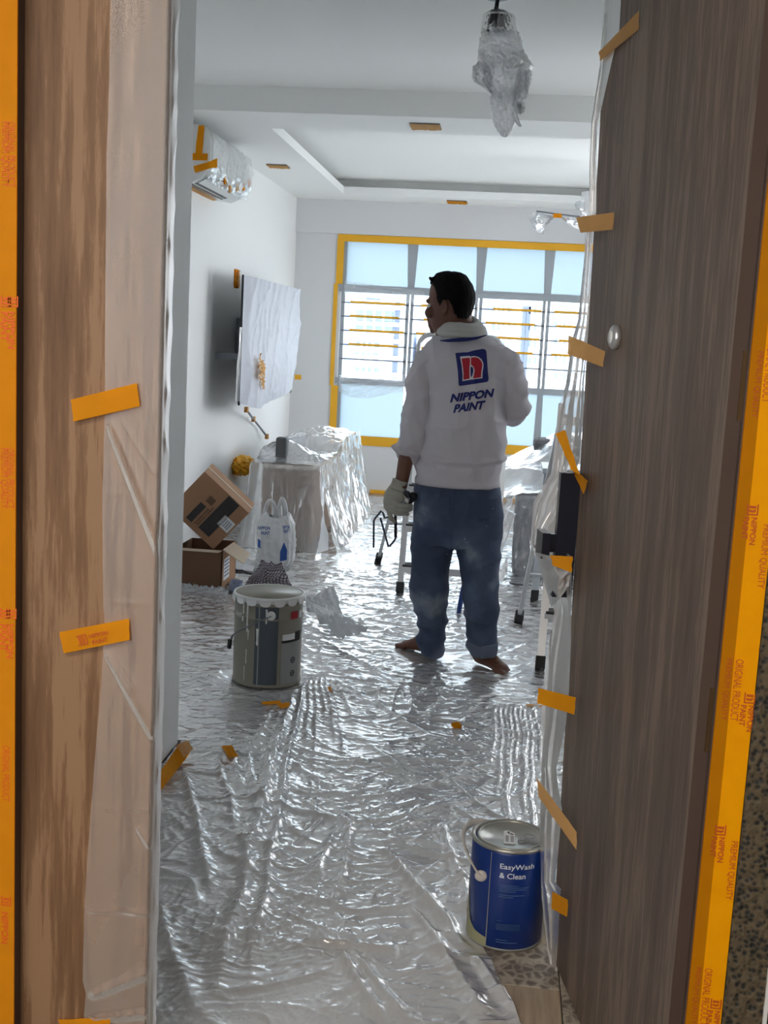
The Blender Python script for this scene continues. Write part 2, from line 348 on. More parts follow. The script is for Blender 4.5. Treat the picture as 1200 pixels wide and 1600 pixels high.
# window on the far wall
win = struct(empty('window_1', 'wide window masked with yellow tape', loc=(0, YF, WZ0)))
T = .07
zt, zl, zs = 1.872, 1.855, .985
b = MB()
def part(name, b, m, par): return b.build(name, M[m], par)
for n_, a_, c_ in (('masking_tape', (WX0-.045, YF-.012, WZ1-.045), (WX1, YF-.002, WZ1+.018)), ('masking_tape', (WX0-.045, YF-.012, WZ0-.05), (WX1, YF-.002, WZ0+.035)),
                   ('masking_tape', (WX0-.05, YF-.013, zt), (WX0+.012, YF-.003, WZ1-.02)), ('masking_tape', (WX0-.065, YF-.013, zs-.02), (WX0-.03, YF-.003, zt)),
                   ('masking_tape', (WX0-.05, YF-.013, WZ0), (WX0+.012, YF-.003, zs-.02))):
    part(n_, MB().box(a_, c_), 'tape_window', win)
part('window_frame', MB().box((WX0, YF+.03, WZ0), (WX0+.035, YF+.09, WZ1)).box((WX1-.035, YF+.03, WZ0), (WX1, YF+.09, WZ1)).box((WX0, YF+.03, WZ1-.03), (WX1, YF+.09, WZ1)).box((WX0, YF+.03, WZ0), (WX1, YF+.09, WZ0+.03)), 'alu', win)
part('transom', MB().box((WX0-.02, YF-.004, zl-.05), (WX1, YF+.07, zl)).box((WX0-.02, YF-.012, zl), (WX1, YF+.05, zl+.016)), 'alu', win)
part('transom', MB().box((WX0-.02, YF-.004, zs), (WX1, YF+.07, zs+.055)), 'alu', win)
posts = [at_y(638, 520, YF)[0], at_y(745, 520, YF)[0], at_y(851, 520, YF)[0]]
xs = [WX0]+posts+[WX1]
for x in posts:
    part('mullion', MB().box((x-.034, YF-.002, zs+.05), (x-.006, YF+.06, zl-.045)).box((x+.006, YF+.002, zs+.05), (x+.034, YF+.06, zl-.045)), 'alu', win)
    v = [(x-.048, YF+.02, WZ1-.03), (x+.048, YF+.02, WZ1-.03), (x+.03, YF+.02, zl+.01), (x-.03, YF+.02, zl+.01)]  # tapered posts stand for the shadows of bars behind the frosted panes
    part('mullion', MB().poly(v, (0, .03, 0)), 'alu', win)
    if x > posts[0]: v = [(x-.025, YF+.02, zs), (x+.025, YF+.02, zs), (x+.035, YF+.02, WZ0+.03), (x-.035, YF+.02, WZ0+.03)]; part('mullion', MB().poly(v, (0, .03, 0)), 'alu', win)
for i in range(4):
    x0, x1 = xs[i]+.02, xs[i+1]-.02
    part('pane', MB().box((x0, YF+.055, zl+.012), (x1, YF+.06, WZ1-.03)), 'frosted', win)
    part('pane', MB().box((x0, YF+.055, WZ0+.03), (x1, YF+.06, zs)), 'frosted', win)
    part('pane', MB().box((x0, YF+.075, zs+.05), (x1, YF+.079, zl-.045)), 'glass', win)
    for k in range(5):
        z = [1.715, 1.592, 1.466, 1.34, 1.213][k]
        br = part('grille_bar', MB().box((x0-.01, YF-.002, z-.009), (x1+.01, YF+.016, z+.003)), 'alu_dark', win)
        if k < 4: part('masking_tape', MB().box((x0+(.07 if i == 0 else .05+.03*((k+i) % 3)), YF-.008, z-.006), (x1-.02-.05*((k*3+i) % 2), YF+.014, z+.013)), 'tape_window', br)
# loose clear film over the window
u, v = np.meshgrid(np.linspace(0, 1, 60), np.linspace(0, 1, 60), indexing='ij')
P = np.stack([WX0+.03+u*.72, YF-.03+.012*crumple(u*2, v*2, 1.2, 5), 1.9-v*.12-.06*u+0*u], -1)
tag(grid('window_film', P, M['film_clear'], win), kind=None)
P = np.stack([WX0+.02+u*.66, YF-.03+.02*crumple(u*2, v*2, 1, 8), 1.06-v*.16-.04*np.sin(u*5), ], -1)
grid('window_film', P, M['film_clear'], win)
# baseboard tape along the far floor
tag(MB().box((-1.19, YF-.02, .002), (.9, YF-.004, .032)).build('floor_edge_tape', M['tape_window']), 'long orange masking tape strip along the foot of the far wall', 'tape')
# openings added on the right wall to brighten the room, hidden by the door
w2 = struct(empty('fill_opening_2', loc=(XR, 7.85, .45)))
part('window_frame', MB().box((XR+.04, 7.3, .45), (XR+.1, 7.34, 2.2)).box((XR+.04, 8.76, .45), (XR+.1, 8.8, 2.2)).box((XR+.04, 7.3, .45), (XR+.1, 8.8, .49)).box((XR+.04, 7.3, 2.16), (XR+.1, 8.8, 2.2)).box((XR+.04, 7.83, .45), (XR+.1, 7.87, 2.2)), 'alu', w2)
w3 = struct(empty('fill_opening_3', loc=(XR, 5.8, .9)))  # second added opening, for light on the floor and left wall
part('window_frame', MB().box((XR+.04, 5.45, .9), (XR+.1, 5.49, 2.1)).box((XR+.04, 6.16, .9), (XR+.1, 6.2, 2.1)).box((XR+.04, 5.45, .9), (XR+.1, 6.2, .94)).box((XR+.04, 5.45, 2.06), (XR+.1, 6.2, 2.1)), 'alu', w3)
# entrance: front wall, frame, corridor
XA, XB = -.785, .357
mat('corridor_wall', (.45, .43, .40, 1), .8)
struct(MB().box((-3, YN, 0), (XA, YN+.16, ZC)).box((.62, YN, 0), (3, YN+.16, ZC)).box((XA, YN, 2.15), (.62, YN+.16, ZC)).build('wall_front', M['corridor_wall']))
struct(MB().box((-3, -1.6, 2.75), (3, YN+.16, 2.87)).build('ceiling_corridor', M['corridor_wall']))
struct(MB().box((-3, -1.75, 0), (3, -1.6, 1.2)).box((-3, -1.75, 2.1), (3, -1.6, 2.87)).box((.2, -1.75, 1.2), (3, -1.6, 2.1)).box((-3, -1.75, 1.2), (-2.4, -1.6, 2.1)).build('wall_corridor', M['corridor_wall']), 'unseen corridor parapet, its opening narrowed to limit the light')  # wall closed in around the opening to cut daylight on the leaf
struct(MB().box((-3.1, -1.75, 0), (-3, YN, 2.87)).build('wall_corridor_left', M['corridor_wall']))
struct(MB().box((3, -1.75, 0), (3.1, YN, 2.87)).build('wall_corridor_right', M['corridor_wall']))
struct(MB().box((-3, -1.6, -.12), (3, YN, -.01)).build('floor_corridor', M['corridor_wall']))
# left jamb + tape
struct(MB().box((XA-.09, YN-.03, 0), (XA+.010, YN+.05, 2.15)).build('door_frame_left', M['door_edge']))
def strip_text(par, words_, x, y, z, size, m, seed=0):
    pass
def textmesh(name, s, bold=0., ext=0.):
    c = bpy.data.curves.new(name, 'FONT'); c.body = s; c.size = 1; c.offset = bold; c.extrude = ext; c.resolution_u = 3
    t = bpy.data.objects.new(name, c); COL.objects.link(t); dg = bpy.context.evaluated_depsgraph_get(); dg.update()
    me = bpy.data.meshes.new_from_object(t.evaluated_get(dg)); bpy.data.objects.remove(t)
    V = np.array([q.co[:] for q in me.vertices]); F = [list(p.vertices) for p in me.polygons]
    V[:, :2] -= V[:, :2].min(0); wd = V[:, :2].max(0); return V, F, wd
def put_text(name, s, org, ux, uz, height, m, parent, bold=0., maxw=None, off=None):
    """flat lettering: org = lower-left corner, ux / uz = unit vectors along and up"""
    V, F, wd = textmesh(name, s, bold); k = height/wd[1]; kx = k if maxw is None else maxw/wd[0]
    org, ux, uz = (np.array(q, float) for q in (org, ux, uz))
    P = org+np.outer(V[:, 0]*kx, ux)+np.outer(V[:, 1]*k, uz)
    return mesh(name, P, F, M[m], parent)
def logo_box(name, c, ux, uz, s, m, parent):
    c, ux, uz = (np.array(q, float) for q in (c, ux, uz)); b = MB()
    q = lambda a, d: c+ux*a*s+uz*d*s
    b.poly([q(0, 0), q(1, 0), q(1, 1), q(0, 1), q(0, .88), q(.88, .88), q(.88, .12), q(0, .12)])
    b.poly([q(.15, .2), q(.38, .2), q(.38, .8), q(.15, .8)]); b.poly([q(.5, .2), q(.7, .2), q(.76, .6), q(.6, .8), q(.44, .75), q(.56, .55)])
    return b.build(name, M[m], parent)
lt = tag(MB().box((XA-.12, YN-.034, 0), (XA-.026, YN-.031, 2.14)).build('masking_tape_strip', M['tape_bright']), 'tall bright orange masking tape strip on the left door frame', 'tape')
MB().box((XA-.027, YN-.0345, 0), (XA+.013, YN-.0315, 2.14)).build('tape_overlap', M['tape'], lt)
dn, rt, lf, up_ = (0, 0, -1), (1, 0, 0), (-1, 0, 0), (0, 0, 1)
def X_at(px_, py_, Y): return at_y(px_, py_, Y)
for py_, s, px_, sz in ((190, 'ORIGINAL PRODUCT', 12, .012), (190, 'PREMIUM QUALITY', 1, .013), (700, 'ORIGINAL PRODUCT', 11, .012), (700, 'PREMIUM QUALITY', 0, .013), (1165, 'ORIGINAL PRODUCT', 4, .012)):
    P = X_at(px_, py_, YN-.0355); put_text('tape_print', s, P, dn, rt, sz, 'print_orange', lt, maxw=.097 if 'P' in s else None)
for py_, px_ in ((462, 12), (462, 1), (950, 10), (950, 0), (1400, 2)):
    P = X_at(px_, py_, YN-.0355); logo_box('tape_print', P, dn, rt, .017, 'print_orange', lt)
    P = X_at(px_, py_+25, YN-.0355); put_text('tape_print', 'NIPPON' if px_ > 5 or px_ == 2 else 'PAINT', P, dn, rt, .012, 'print_orange', lt, bold=.02)
# right jamb: tape on the frame, speckled dark trim beyond
struct(MB().box((.352, YN-.02, 0), (.415, YN+.16, 2.15)).build('door_frame_right', M['door_edge']))
rtp = tag(MB().box((XB-.0035, YN-.026, 0), (XB+.018, YN-.0205, 2.14)).build('masking_tape_strip', M['tape_deep']), 'tall orange masking tape strip on the right door frame', 'tape')
MB().box((XB+.016, YN-.0262, 0), (.4085, YN-.0207, 2.14)).build('tape_overlap', M['tape_bright'], rtp)
for py_, s, dx, hgt in ((545, 'PREMIUM QUALITY', .004, .010), (520, 'ORIGINAL PRODUCT', .018, .012), (810, 'PREMIUM QUALITY', .037, .012), (1020, 'ORIGINAL PRODUCT', .018, .012), (1020, 'PREMIUM QUALITY', .003, .010), (1300, 'PREMIUM QUALITY', .037, .012), (1500, 'ORIGINAL PRODUCT', .018, .012), (1500, 'PREMIUM QUALITY', .003, .010)):
    z = X_at(1110, py_, YN)[2]; put_text('tape_print', s, (XB+dx, YN-.0275, z), dn, rt, hgt, 'print_deep', rtp, maxw=.098)
for py_, dx in ((780, .012), (1070, .036), (1277, .012), (1546, .032)):
    z = X_at(1110, py_, YN)[2]; logo_box('tape_print', (XB+dx, YN-.0275, z), dn, rt, .017, 'print_deep', rtp)
    put_text('tape_print', 'NIPPON', (XB+dx+.008, YN-.0275, z-.02), dn, rt, .009, 'print_deep', rtp, bold=.02, maxw=.042)
    put_text('tape_print', 'PAINT', (XB+dx-.004, YN-.0275, z-.02), dn, rt, .009, 'print_deep', rtp, bold=.02, maxw=.034)
def speck():
    ma = mat('speckle', (.05, .05, .05, 1), .75); nt = ma.node_tree; N = nt.nodes.new; L = nt.links.new; b = nt.nodes['Principled BSDF']
    tc = N('ShaderNodeTexCoord'); vo = N('ShaderNodeTexVoronoi'); vo.inputs['Scale'].default_value = 110; L(tc.outputs['Object'], vo.inputs['Vector'])
    no = N('ShaderNodeTexNoise'); no.inputs['Scale'].default_value = 30; no.inputs['Detail'].default_value = 5; L(tc.outputs['Object'], no.inputs['Vector'])
    ml = N('ShaderNodeMath'); ml.operation = 'MULTIPLY_ADD'; ml.inputs[1].default_value = .8; L(no.outputs[0], ml.inputs[0]); L(vo.outputs[0], ml.inputs[2])
    cr = N('ShaderNodeValToRGB'); e = cr.color_ramp.elements; e[0].position = .45; e[0].color = srgb(14, 14, 14); e[1].position = .95; e[1].color = srgb(88, 76, 56); q = e.new(.7); q.color = srgb(46, 44, 38)
    L(ml.outputs[0], cr.inputs[0]); L(cr.outputs[0], b.inputs['Base Color'])
    bp = N('ShaderNodeBump'); bp.inputs['Strength'].default_value = .6; bp.inputs['Distance'].default_value = .004; L(ml.outputs[0], bp.inputs['Height']); L(bp.outputs[0], b.inputs['Normal'])
speck()
u, v = np.meshgrid(np.linspace(0, 1, 26), np.linspace(0, 1, 500), indexing='ij')
P = np.stack([.4090+.062*u+.002*pn(v*90, v*0, 3)*(u > .9), YN-.028-.004*ridge(u*4, v*80, 9, 2)+0*u, 2.15*v], -1)
struct(grid('trim_3', P, M['speckle']), 'dark speckled stone edge beyond the right door frame')
struct(MB().box((.471, YN-.035, 0), (.477, YN, 2.15)).build('trim_4', M['offwhite']))
u, v = np.meshgrid(np.linspace(0, 1, 30), np.linspace(0, 1, 300), indexing='ij')
P = np.stack([.477+.15*u, YN-.03-.004*ridge(u*8, v*60, 12, 2), 2.15*v], -1)
struct(grid('trim_5', P, M['speckle']), 'dark speckled stone facing at the far right edge')

# fixed small leaf on the left
leaf = empty('door_1', 'narrow brown oak entrance leaf taped with plastic', loc=(XA, YN, 0), kind='structure')
MB().box((XA+.004, YN, .01), (-.551, YN+.042, 2.11), .002).build('door_leaf', M['oak'], leaf)
# opened main door, slightly bowed
dd = np.array([math.sin(DTH), math.cos(DTH), 0]); nn = np.array([-dd[1], dd[0], 0])   # along the door from hinge to free edge; outward (camera) side
LD = at_z(862, 1500, 0); W = .757; HG = LD-dd*W
door = empty('door_2', 'tall grey-brown wooden entrance door standing open on the right', loc=tuple(HG), kind='structure')
def dpt(w_, z, out=0.):
    """w_ from the free edge towards the hinge"""
    bow = (-.019*(z-1.05)-.02)*(1-w_/W)
    return LD-dd*w_+nn*out+np.array([bow, 0, z])
b = MB(); ws = np.linspace(0, W, 14); zs_ = np.linspace(.012, 2.11, 24); n = len(zs_)
for side in (0, -.042):
    v = [dpt(a, z, side) for a in ws for z in zs_]; b.add(v, [(i*n+j, (i+1)*n+j, (i+1)*n+j+1, i*n+j+1) for i in range(len(ws)-1) for j in range(n-1)])
for a in (0, W):
    v = [dpt(a, z, o_) for o_ in (0, -.042) for z in zs_]; b.add(v, [(j, n+j, n+j+1, j+1) for j in range(n-1)])
for z in (zs_[0], zs_[-1]):
    v = [dpt(a, z, o_) for o_ in (0, -.042) for a in ws]; k = len(ws); b.add(v, [(j, k+j, k+j+1, j+1) for j in range(k-1)])
b.build('door_leaf', M['greywood'], door)
b = MB().obox(dpt(W+.0015, 1.06, -.021), (dd, nn, (0, 0, 1)), (.0012, .0205, 1.045)); b.build('edge_band', M['door_edge'], door)
mat('brass', srgb(120, 96, 66), .35, metal=.7)
for zc in (1.367, .845):
    h = MB().obox(dpt(W+.004, zc, -.029), (dd, nn, (0, 0, 1)), (.0018, .0135, .052)).build('hinge', M['brass'], door)
    for k in range(4):
        MB().ball(dpt(W+.0065, zc+.038-.025*k, -.027-.004*(k % 2)), (.0035, .0022, .0035), n=6).build('screw', M['alu_bright'], h)
pz_ = at_y(981, 528, (LD-dd*.205)[1])[2]
kn = MB(); ctr = dpt(.205, pz_, .006); Rk = np.stack([dd, np.array([0, 0, 1.]), nn], 1)
kn.tube([ctr-nn*.006, ctr+nn*.004, ctr+nn*.008], [.024, .024, .019], n=28)
k_ = kn.build('peephole', M['alu_bright'], door); MB().tube([ctr+nn*.0075, ctr+nn*.011], [.013, .012], n=20).build('peephole_lens', M['white'], k_)
# digital lock on the free edge side
lk = empty('door_lock', 'black upright lock with a stubby lever near the open door edge', 'lock', loc=tuple(dpt(0, .87, .02)))
MB().obox(dpt(-.001, 1.003, .024), (dd, nn, (0, 0, 1)), (.010, .022, .138)).build('lock_body', M['navy_black'], lk)
MB().obox(dpt(-.002, .985, .055), (dd, nn, (0, 0, 1)), (.009, .012, .020)).obox(dpt(.004, .983, .074), (dd, nn, (0, 0, 1)), (.03, .009, .028)).build('lever', M['navy_black'], lk)
MB().obox(dpt(-.012, .93, .015), (dd, nn, (0, 0, 1)), (.002, .010, .05)).build('latch_plate', M['alu'], lk)
# ------------------------------------------------------------------ floor film
obst = []   # (x, y, r) things standing on the film: it lies flat under them
def near(x, y, r): obst.append((x, y, r))
PAIL = at_z(415, 1070, 0); PAIL = np.array([-.905, 4.50, 0]); CAN = np.array([.078, 2.632, 0])
near(PAIL[0], PAIL[1], .15); near(CAN[0], CAN[1], .1)
for q in ((665, 1025, .12), (760, 1040, .10), (843, 1048, .04), (625, 928, .04), (590, 880, .04)): a = at_z(q[0], q[1]); near(a[0], a[1], q[2])
rs = np.random.RandomState(7)
def folds(X, Y, segs):
    """long creases: (pixel start, pixel end, height, width)"""
    H = np.zeros_like(X)
    for (p, q, h, wd) in segs:
        a = at_z(*p)[:2]; c = at_z(*q)[:2]; L = np.linalg.norm(c-a); t = (c-a)/L; nrm = np.array([-t[1], t[0]])
        dx = X-a[0]; dy = Y-a[1]; s = (dx*t[0]+dy*t[1])/L; d = dx*nrm[0]+dy*nrm[1]+.012*pn(s*L*4, s*0+h*99, 31)
        env = smooth01((s+.05)/.15)*smooth01((1.05-s)/.25); wv = wd*(.6+.8*s)
        H += h*env*np.exp(-np.abs(d/wv)**1.5)
    return H
SEG = [((455, 1090), (330, 1580), .030, .020), ((470, 1085), (385, 1560), .026, .014), ((440, 1110), (395, 1290), .018, .016),
       ((430, 1105), (385, 1180), .015, .012), ((338, 1185), (372, 1310), .022, .012), ((284, 1205), (335, 1400), .026, .016),
       ((365, 1185), (378, 1240), .012, .01), ((390, 1185), (402, 1260), .016, .01), ((420, 1170), (415, 1260), .014, .012),
       ((545, 1270), (470, 1390), .015, .014), ((555, 1280), (510, 1430), .015, .012), ((592, 1330), (742, 1490), .034, .016), ((640, 1420), (760, 1600), .026, .016),
       ((470, 1475), (620, 1485), .02, .010), ((530, 1490), (600, 1600), .022, .014), ((560, 1500), (640, 1600), .02, .012),
       ((590, 1100), (700, 1180), .014, .014), ((640, 1000), (520, 960), .01, .012), ((520, 1010), (640, 1085), .012, .012),
       ((690, 1290), (740, 1450), .02, .012), ((250, 1420), (300, 1600), .02, .02), ((740, 1500), (820, 1600), .022, .014), ((655, 1230), (575, 1160), .012, .012)]
for k in range(9):
    x = 775+k*7.5; SEG.append(((x, 1105), (765+k*9+(k % 3)*4, 1200+(k % 4)*45), .012, .0055))
for k in range(7): SEG.append(((478+k*8, 1062), (462+k*16, 1140+(k % 3)*25), .009, .008))
def fine(X, Y, s, seed, k):
    """sharp asymmetric creases: one steep side, one long side"""
    n_ = pn(X*s, Y*s, seed); return np.where(n_ > 0, np.clip(1-n_*7, 0, 1), np.clip(1+n_*2.6, 0, 1))**k
def height(X, Y):
    wx = .10*pn(X*1.7, Y*1.7, 201)+.03*pn(X*6, Y*6, 202); wy = .10*pn(X*1.7, Y*1.7, 203)+.03*pn(X*6, Y*6, 204)
    Xw, Yw = X+wx, Y+wy; w1 = smooth01((Y-3.3)/1.3); patch = .35+.65*smooth01(.5+1.2*pn(X*1.4+3, Y*1.4, 205))
    H = .0065*fine(Xw, Yw*1.9, 2.3, 206, 2)+.0030*fine(Xw+.4*Yw, Yw*1.5, 4.6, 207, 1.6)+.0016*fine(Xw-.5*Yw, Yw*1.3, 11, 208, 1.3)*patch
    for k_, an in enumerate((8, 38, 66, 94, 122, 158)):   # families of long straight creases, each strong in its own patches
        ca, sa = math.cos(math.radians(an)), math.sin(math.radians(an)); p_, q_ = X*ca+Y*sa+.5*wx, -X*sa+Y*ca+.25*wy
        mk = smooth01(.12+1.5*pn(X*1.5+k_*3.1, Y*1.5, 230+k_)); mf = smooth01(.1+1.6*pn(X*2.6+k_*1.7, Y*2.6, 240+k_))
        H += mk*.0060*fine(p_*.24, q_, 7.5, 250+k_, 2.2)+mf*.0034*fine(p_*.26, q_, 17, 260+k_, 1.8)+mf*.0016*fine(p_*.3, q_, 36, 270+k_, 1.4)
    H += (.15+.85*w1)*(.0050*fine(X*.35, Y+.35*wx*3, 9, 211, 2.2)+.003*fine(X*.4+Y*.3, Y, 17, 212, 2))
    H += folds(X, Y, SEG)*.72
    # the flat pulled patch in front of the pail
    flat = np.exp(-(((X+.93)/.16)**2+((Y-4.08)/.22)**2)); H *= 1-.8*flat
    for (x, y, r) in obst: H *= 1-np.exp(-(np.maximum(0, np.hypot(X-x, Y-y)-r)/.025)**2)*1
    return np.maximum(H*.9, 0)+.0012
def edge_right(Y):   # right rim of the film near the blue can
    e = at_z(728, 1425); e2 = at_z(812, 1600); t = (Y-e[1])/(e2[1]-e[1])
    x = np.where(t > 0, e[0]+(e2[0]-e[0])*t, e[0]+(e[1]-Y)*-1.6*0+(Y-e[1])*2.2)
    return np.where(Y > 3.05, 1.0, np.where(Y > e[1], e[0]+(Y-e[1])*2.6, x))+.012*pn(Y*7, Y*0, 5)
def film_patch(name, x0, x1, y0, y1, st, parent=None):
    xs_ = np.arange(x0, x1+st, st); ys_ = np.arange(y0, y1+st, st); Xg, Yg = np.meshgrid(xs_, ys_, indexing='ij')
    Xc = np.minimum(Xg, edge_right(Yg)) if y0 < 3 else Xg
    m_ = (Xg[:-1, :-1] < edge_right(Yg)[:-1, :-1]) if y0 < 3 else None
    P_ = np.stack([Xc, Yg, height(Xc, Yg)], -1)
    return grid(name, P_, M['film_floor'], parent, mask=m_)
ff = film_patch('floor_film', XJ+.01, .75, 2.0, 4.6, .0042)
tag(ff, 'crinkled silvery plastic dust sheet covering the whole floor', 'plastic sheet')
film_patch('film_piece', XL+.02, XJ+.014, 3.72, 4.602, .0075, ff)
film_patch('film_piece', XL+.02, .95, 4.6, 6.9, .009, ff)
film_patch('film_piece', XL+.02, .95, 6.9, 10.15, .016, ff)
# ------------------------------------------------------------------ tapes lying on surfaces
def tape_on(pts, n_, out, m, name='tape_strip', parent=None, th=.0006, seg=6):
    """quad strip from 4 corners (a,b along first edge, c,d second), slightly rippled"""
    a, b_, c, d = (np.array(p, float) for p in pts); n_ = np.array(n_, float)
    u_, v_ = np.meshgrid(np.linspace(0, 1, 22), np.linspace(0, 1, seg), indexing='ij'); u_ = u_[..., None]; v_ = v_[..., None]
    P_ = (a*(1-u_)+b_*u_)*(1-v_)+(d*(1-u_)+c*u_)*v_
    rp = .0012*pn(u_[..., 0]*6+a[0]*9, v_[..., 0]*2+a[2]*7, 77); P_ = P_+n_*(out+rp[..., None])
    jag = .0015*pn(v_[..., 0]*9, a[2]*50, 78); P_[..., :] += ((u_ == 0)*1.-(u_ == 1)*1.)*(b_-a)/np.linalg.norm(b_-a)*jag[..., None]
    return grid(name, P_, M[m], parent)
def leaf_px(x, y): return at_y(x, y, YN)
Z3 = (0, -1, 0)
t1 = tag(tape_on([leaf_px(*q) for q in ((115, 624), (218, 598), (222, 634), (119, 658))], Z3, .012, 'tape'), 'yellow tape piece on the left oak leaf, upper of the two whole ones', 'tape', 'tape pieces holding film on the oak leaf')
t2 = tag(tape_on([leaf_px(*q) for q in ((97, 985), (205, 964), (206, 997), (104, 1018))], Z3, .012, 'tape'), 'yellow tape piece with a square emblem and lettering on the left oak leaf', 'tape', 'tape pieces holding film on the oak leaf')
t3 = tag(tape_on([leaf_px(*q) for q in ((93, 1590), (174, 1587), (173, 1612), (100, 1612))], Z3, .006, 'tape'), 'yellow tape piece low on the left oak leaf, cut by the bottom of the photo', 'tape', 'tape pieces holding film on the oak leaf')
A_ = leaf_px(128, 1002); B_ = leaf_px(183, 990); ux_ = (B_-A_)/np.linalg.norm(B_-A_); uz_ = np.cross(ux_, (0, 1, 0)); uz_ = -uz_ if uz_[2] < 0 else uz_
logo_box('tape_print', A_+np.array([0, -.0145, -.004]), ux_, uz_, .017, 'print_deep', t2)
put_text('tape_print', 'NIPPON', A_+ux_*.021+uz_*.008+np.array([0, -.0145, -.004]), ux_, uz_, .007, 'print_deep', t2, bold=.02)
put_text('tape_print', 'PAINT', A_+ux_*.024-uz_*.003+np.array([0, -.0145, -.004]), ux_, uz_, .007, 'print_deep', t2, bold=.02)
# film folded round the free edge of the leaf
def polyx(y, tab):
    ys_, xs_ = zip(*tab); return np.interp(y, ys_, xs_)
n1, n2 = 46, 420
vv = np.linspace(-40, 1640, n2)
Lx = polyx(vv, [(-40, 176), (0, 174), (120, 172), (240, 168), (500, 166), (640, 165), (780, 161), (950, 163), (965, 165), (1060, 160), (1180, 150), (1400, 134), (1530, 131), (1550, 136), (1580, 133), (1640, 133)])
P = np.zeros((n1, n2, 3)); 
for j, y in enumerate(vv):
    a = leaf_px(Lx[j], y); z = a[2]; xe = -.548; k = n1-12
    for i in range(k):
        t = i/(k-1); P[i, j] = (lerp(a[0], xe, t), YN-.003, z)
    for i in range(12):
        t = (i+1)/12; P[k+i, j] = (xe+.003+.002*math.sin(t*3.1), YN-.003+.043*t, z)
U = np.linspace(0, 1, n1)[:, None]*np.ones((1, n2)); V = P[..., 2]
bulge = .0025*ridge(U*1.5, V*2, 51, 2)
P[..., 1] -= bulge*(U < .8); P[..., 0] += .0025*(U > .8)*(ridge(U*2, V*10, 55, 3))
for (pa, pb, h, wd) in (((168, 655), (262, 885), .014, .006), ((165, 1015), (250, 1160), .013, .005), ((172, 1015), (215, 1080), .010, .003), ((140, 1555), (235, 1515), .010, .006), ((140, 1590), (240, 1580), .006, .004), ((165, 770), (205, 772), .003, .0015), ((172, 940), (240, 942), .004, .0015), ((135, 1420), (240, 1425), .004, .002), ((145, 1262), (245, 1262), .003, .0015), ((215, 1290), (240, 1325), .006, .003), ((190, 655), (250, 750), .004, .002)):
    A_ = leaf_px(*pa); B_ = leaf_px(*pb); t = (B_-A_)[[0, 2]]; L_ = np.linalg.norm(t); t /= L_
    s = ((P[..., 0]-A_[0])*t[0]+(P[..., 2]-A_[2])*t[1])/L_; d = (P[..., 0]-A_[0])*-t[1]+(P[..., 2]-A_[2])*t[0]
    P[..., 1] -= .62*h*smooth01(s/.1)*smooth01((1-s)/.1)*np.exp(-np.abs(d/(wd*(.5+s)))**1.4)*(U < .8)
tag(grid('leaf_film', P, M['film_leaf']), 'thin clear plastic film folded over the edge of the oak leaf', 'plastic sheet')
# film round the free edge of the open door
Ltab = [(-30, 947), (0, 945), (8, 944), (100, 937), (190, 924), (250, 921), (330, 919), (360, 915), (420, 911), (500, 903), (530, 894), (600, 884), (640, 872), (700, 866), (740, 861), (762, 846), (785, 833), (850, 829), (862, 834), (890, 848), (940, 862), (955, 866), (1010, 857), (1060, 850), (1110, 847), (1170, 843), (1240, 845), (1300, 843), (1400, 846), (1480, 855), (1505, 860), (1525, 868)]
Rtab = [(-30, 973), (0, 970), (50, 967), (95, 956), (150, 944), (202, 932), (330, 932), (365, 926), (420, 924), (520, 919), (600, 912), (640, 912), (720, 905), (740, 897), (800, 876), (822, 857), (848, 848), (866, 890), (890, 893), (1000, 892), (1080, 889), (1130, 884), (1200, 869), (1230, 872), (1262, 878), (1330, 872), (1375, 866), (1395, 884), (1430, 886), (1480, 879), (1525, 869)]
n2 = 520; vv = np.linspace(-30, 1525, n2); n1 = 26; P = np.zeros((n1, n2, 3))
for j, y in enumerate(vv):
    lx, rx = polyx(y, Ltab), polyx(y, Rtab); rx = max(rx, lx+1.5)
    ze = np.interp(y, [-30, 1525], [2.13, 0.]); 
    for _ in range(3):
        e_ = dpt(0, ze); c_ = AX @ (e_-C0); ye = 800-FPX*c_[1]/c_[2]; ze -= (y-ye)*(-1)*-.0014
    xe = 600+FPX*c_[0]/c_[2]
    for i in range(n1):
        x = lerp(lx, rx, i/(n1-1)); o_ = .010+.028*smooth01((1-abs(y-860)/130))
        if x > xe-1: P[i, j] = at_y(x, y, dpt(0, 1)[1]-.004-(x-xe+1)*.0033-o_*.6)
        else: P[i, j] = at_y(x, y, dpt(0, 1)[1]-.004-o_*.6+min(.05, (xe-1-x)*.0016))
U = np.linspace(0, 1, n1)[:, None]*np.ones((1, n2)); V = P[..., 2]
P[..., 1] -= .009*ridge(U*1.6+V*.5, V*.9-U*.8, 61, 4)+.003*ridge(U*2.2-V, V*3, 62, 4)
tag(grid('door_film', P, M['film_door']), 'milky plastic film wrapped loosely round the edge of the open door', 'plastic sheet')
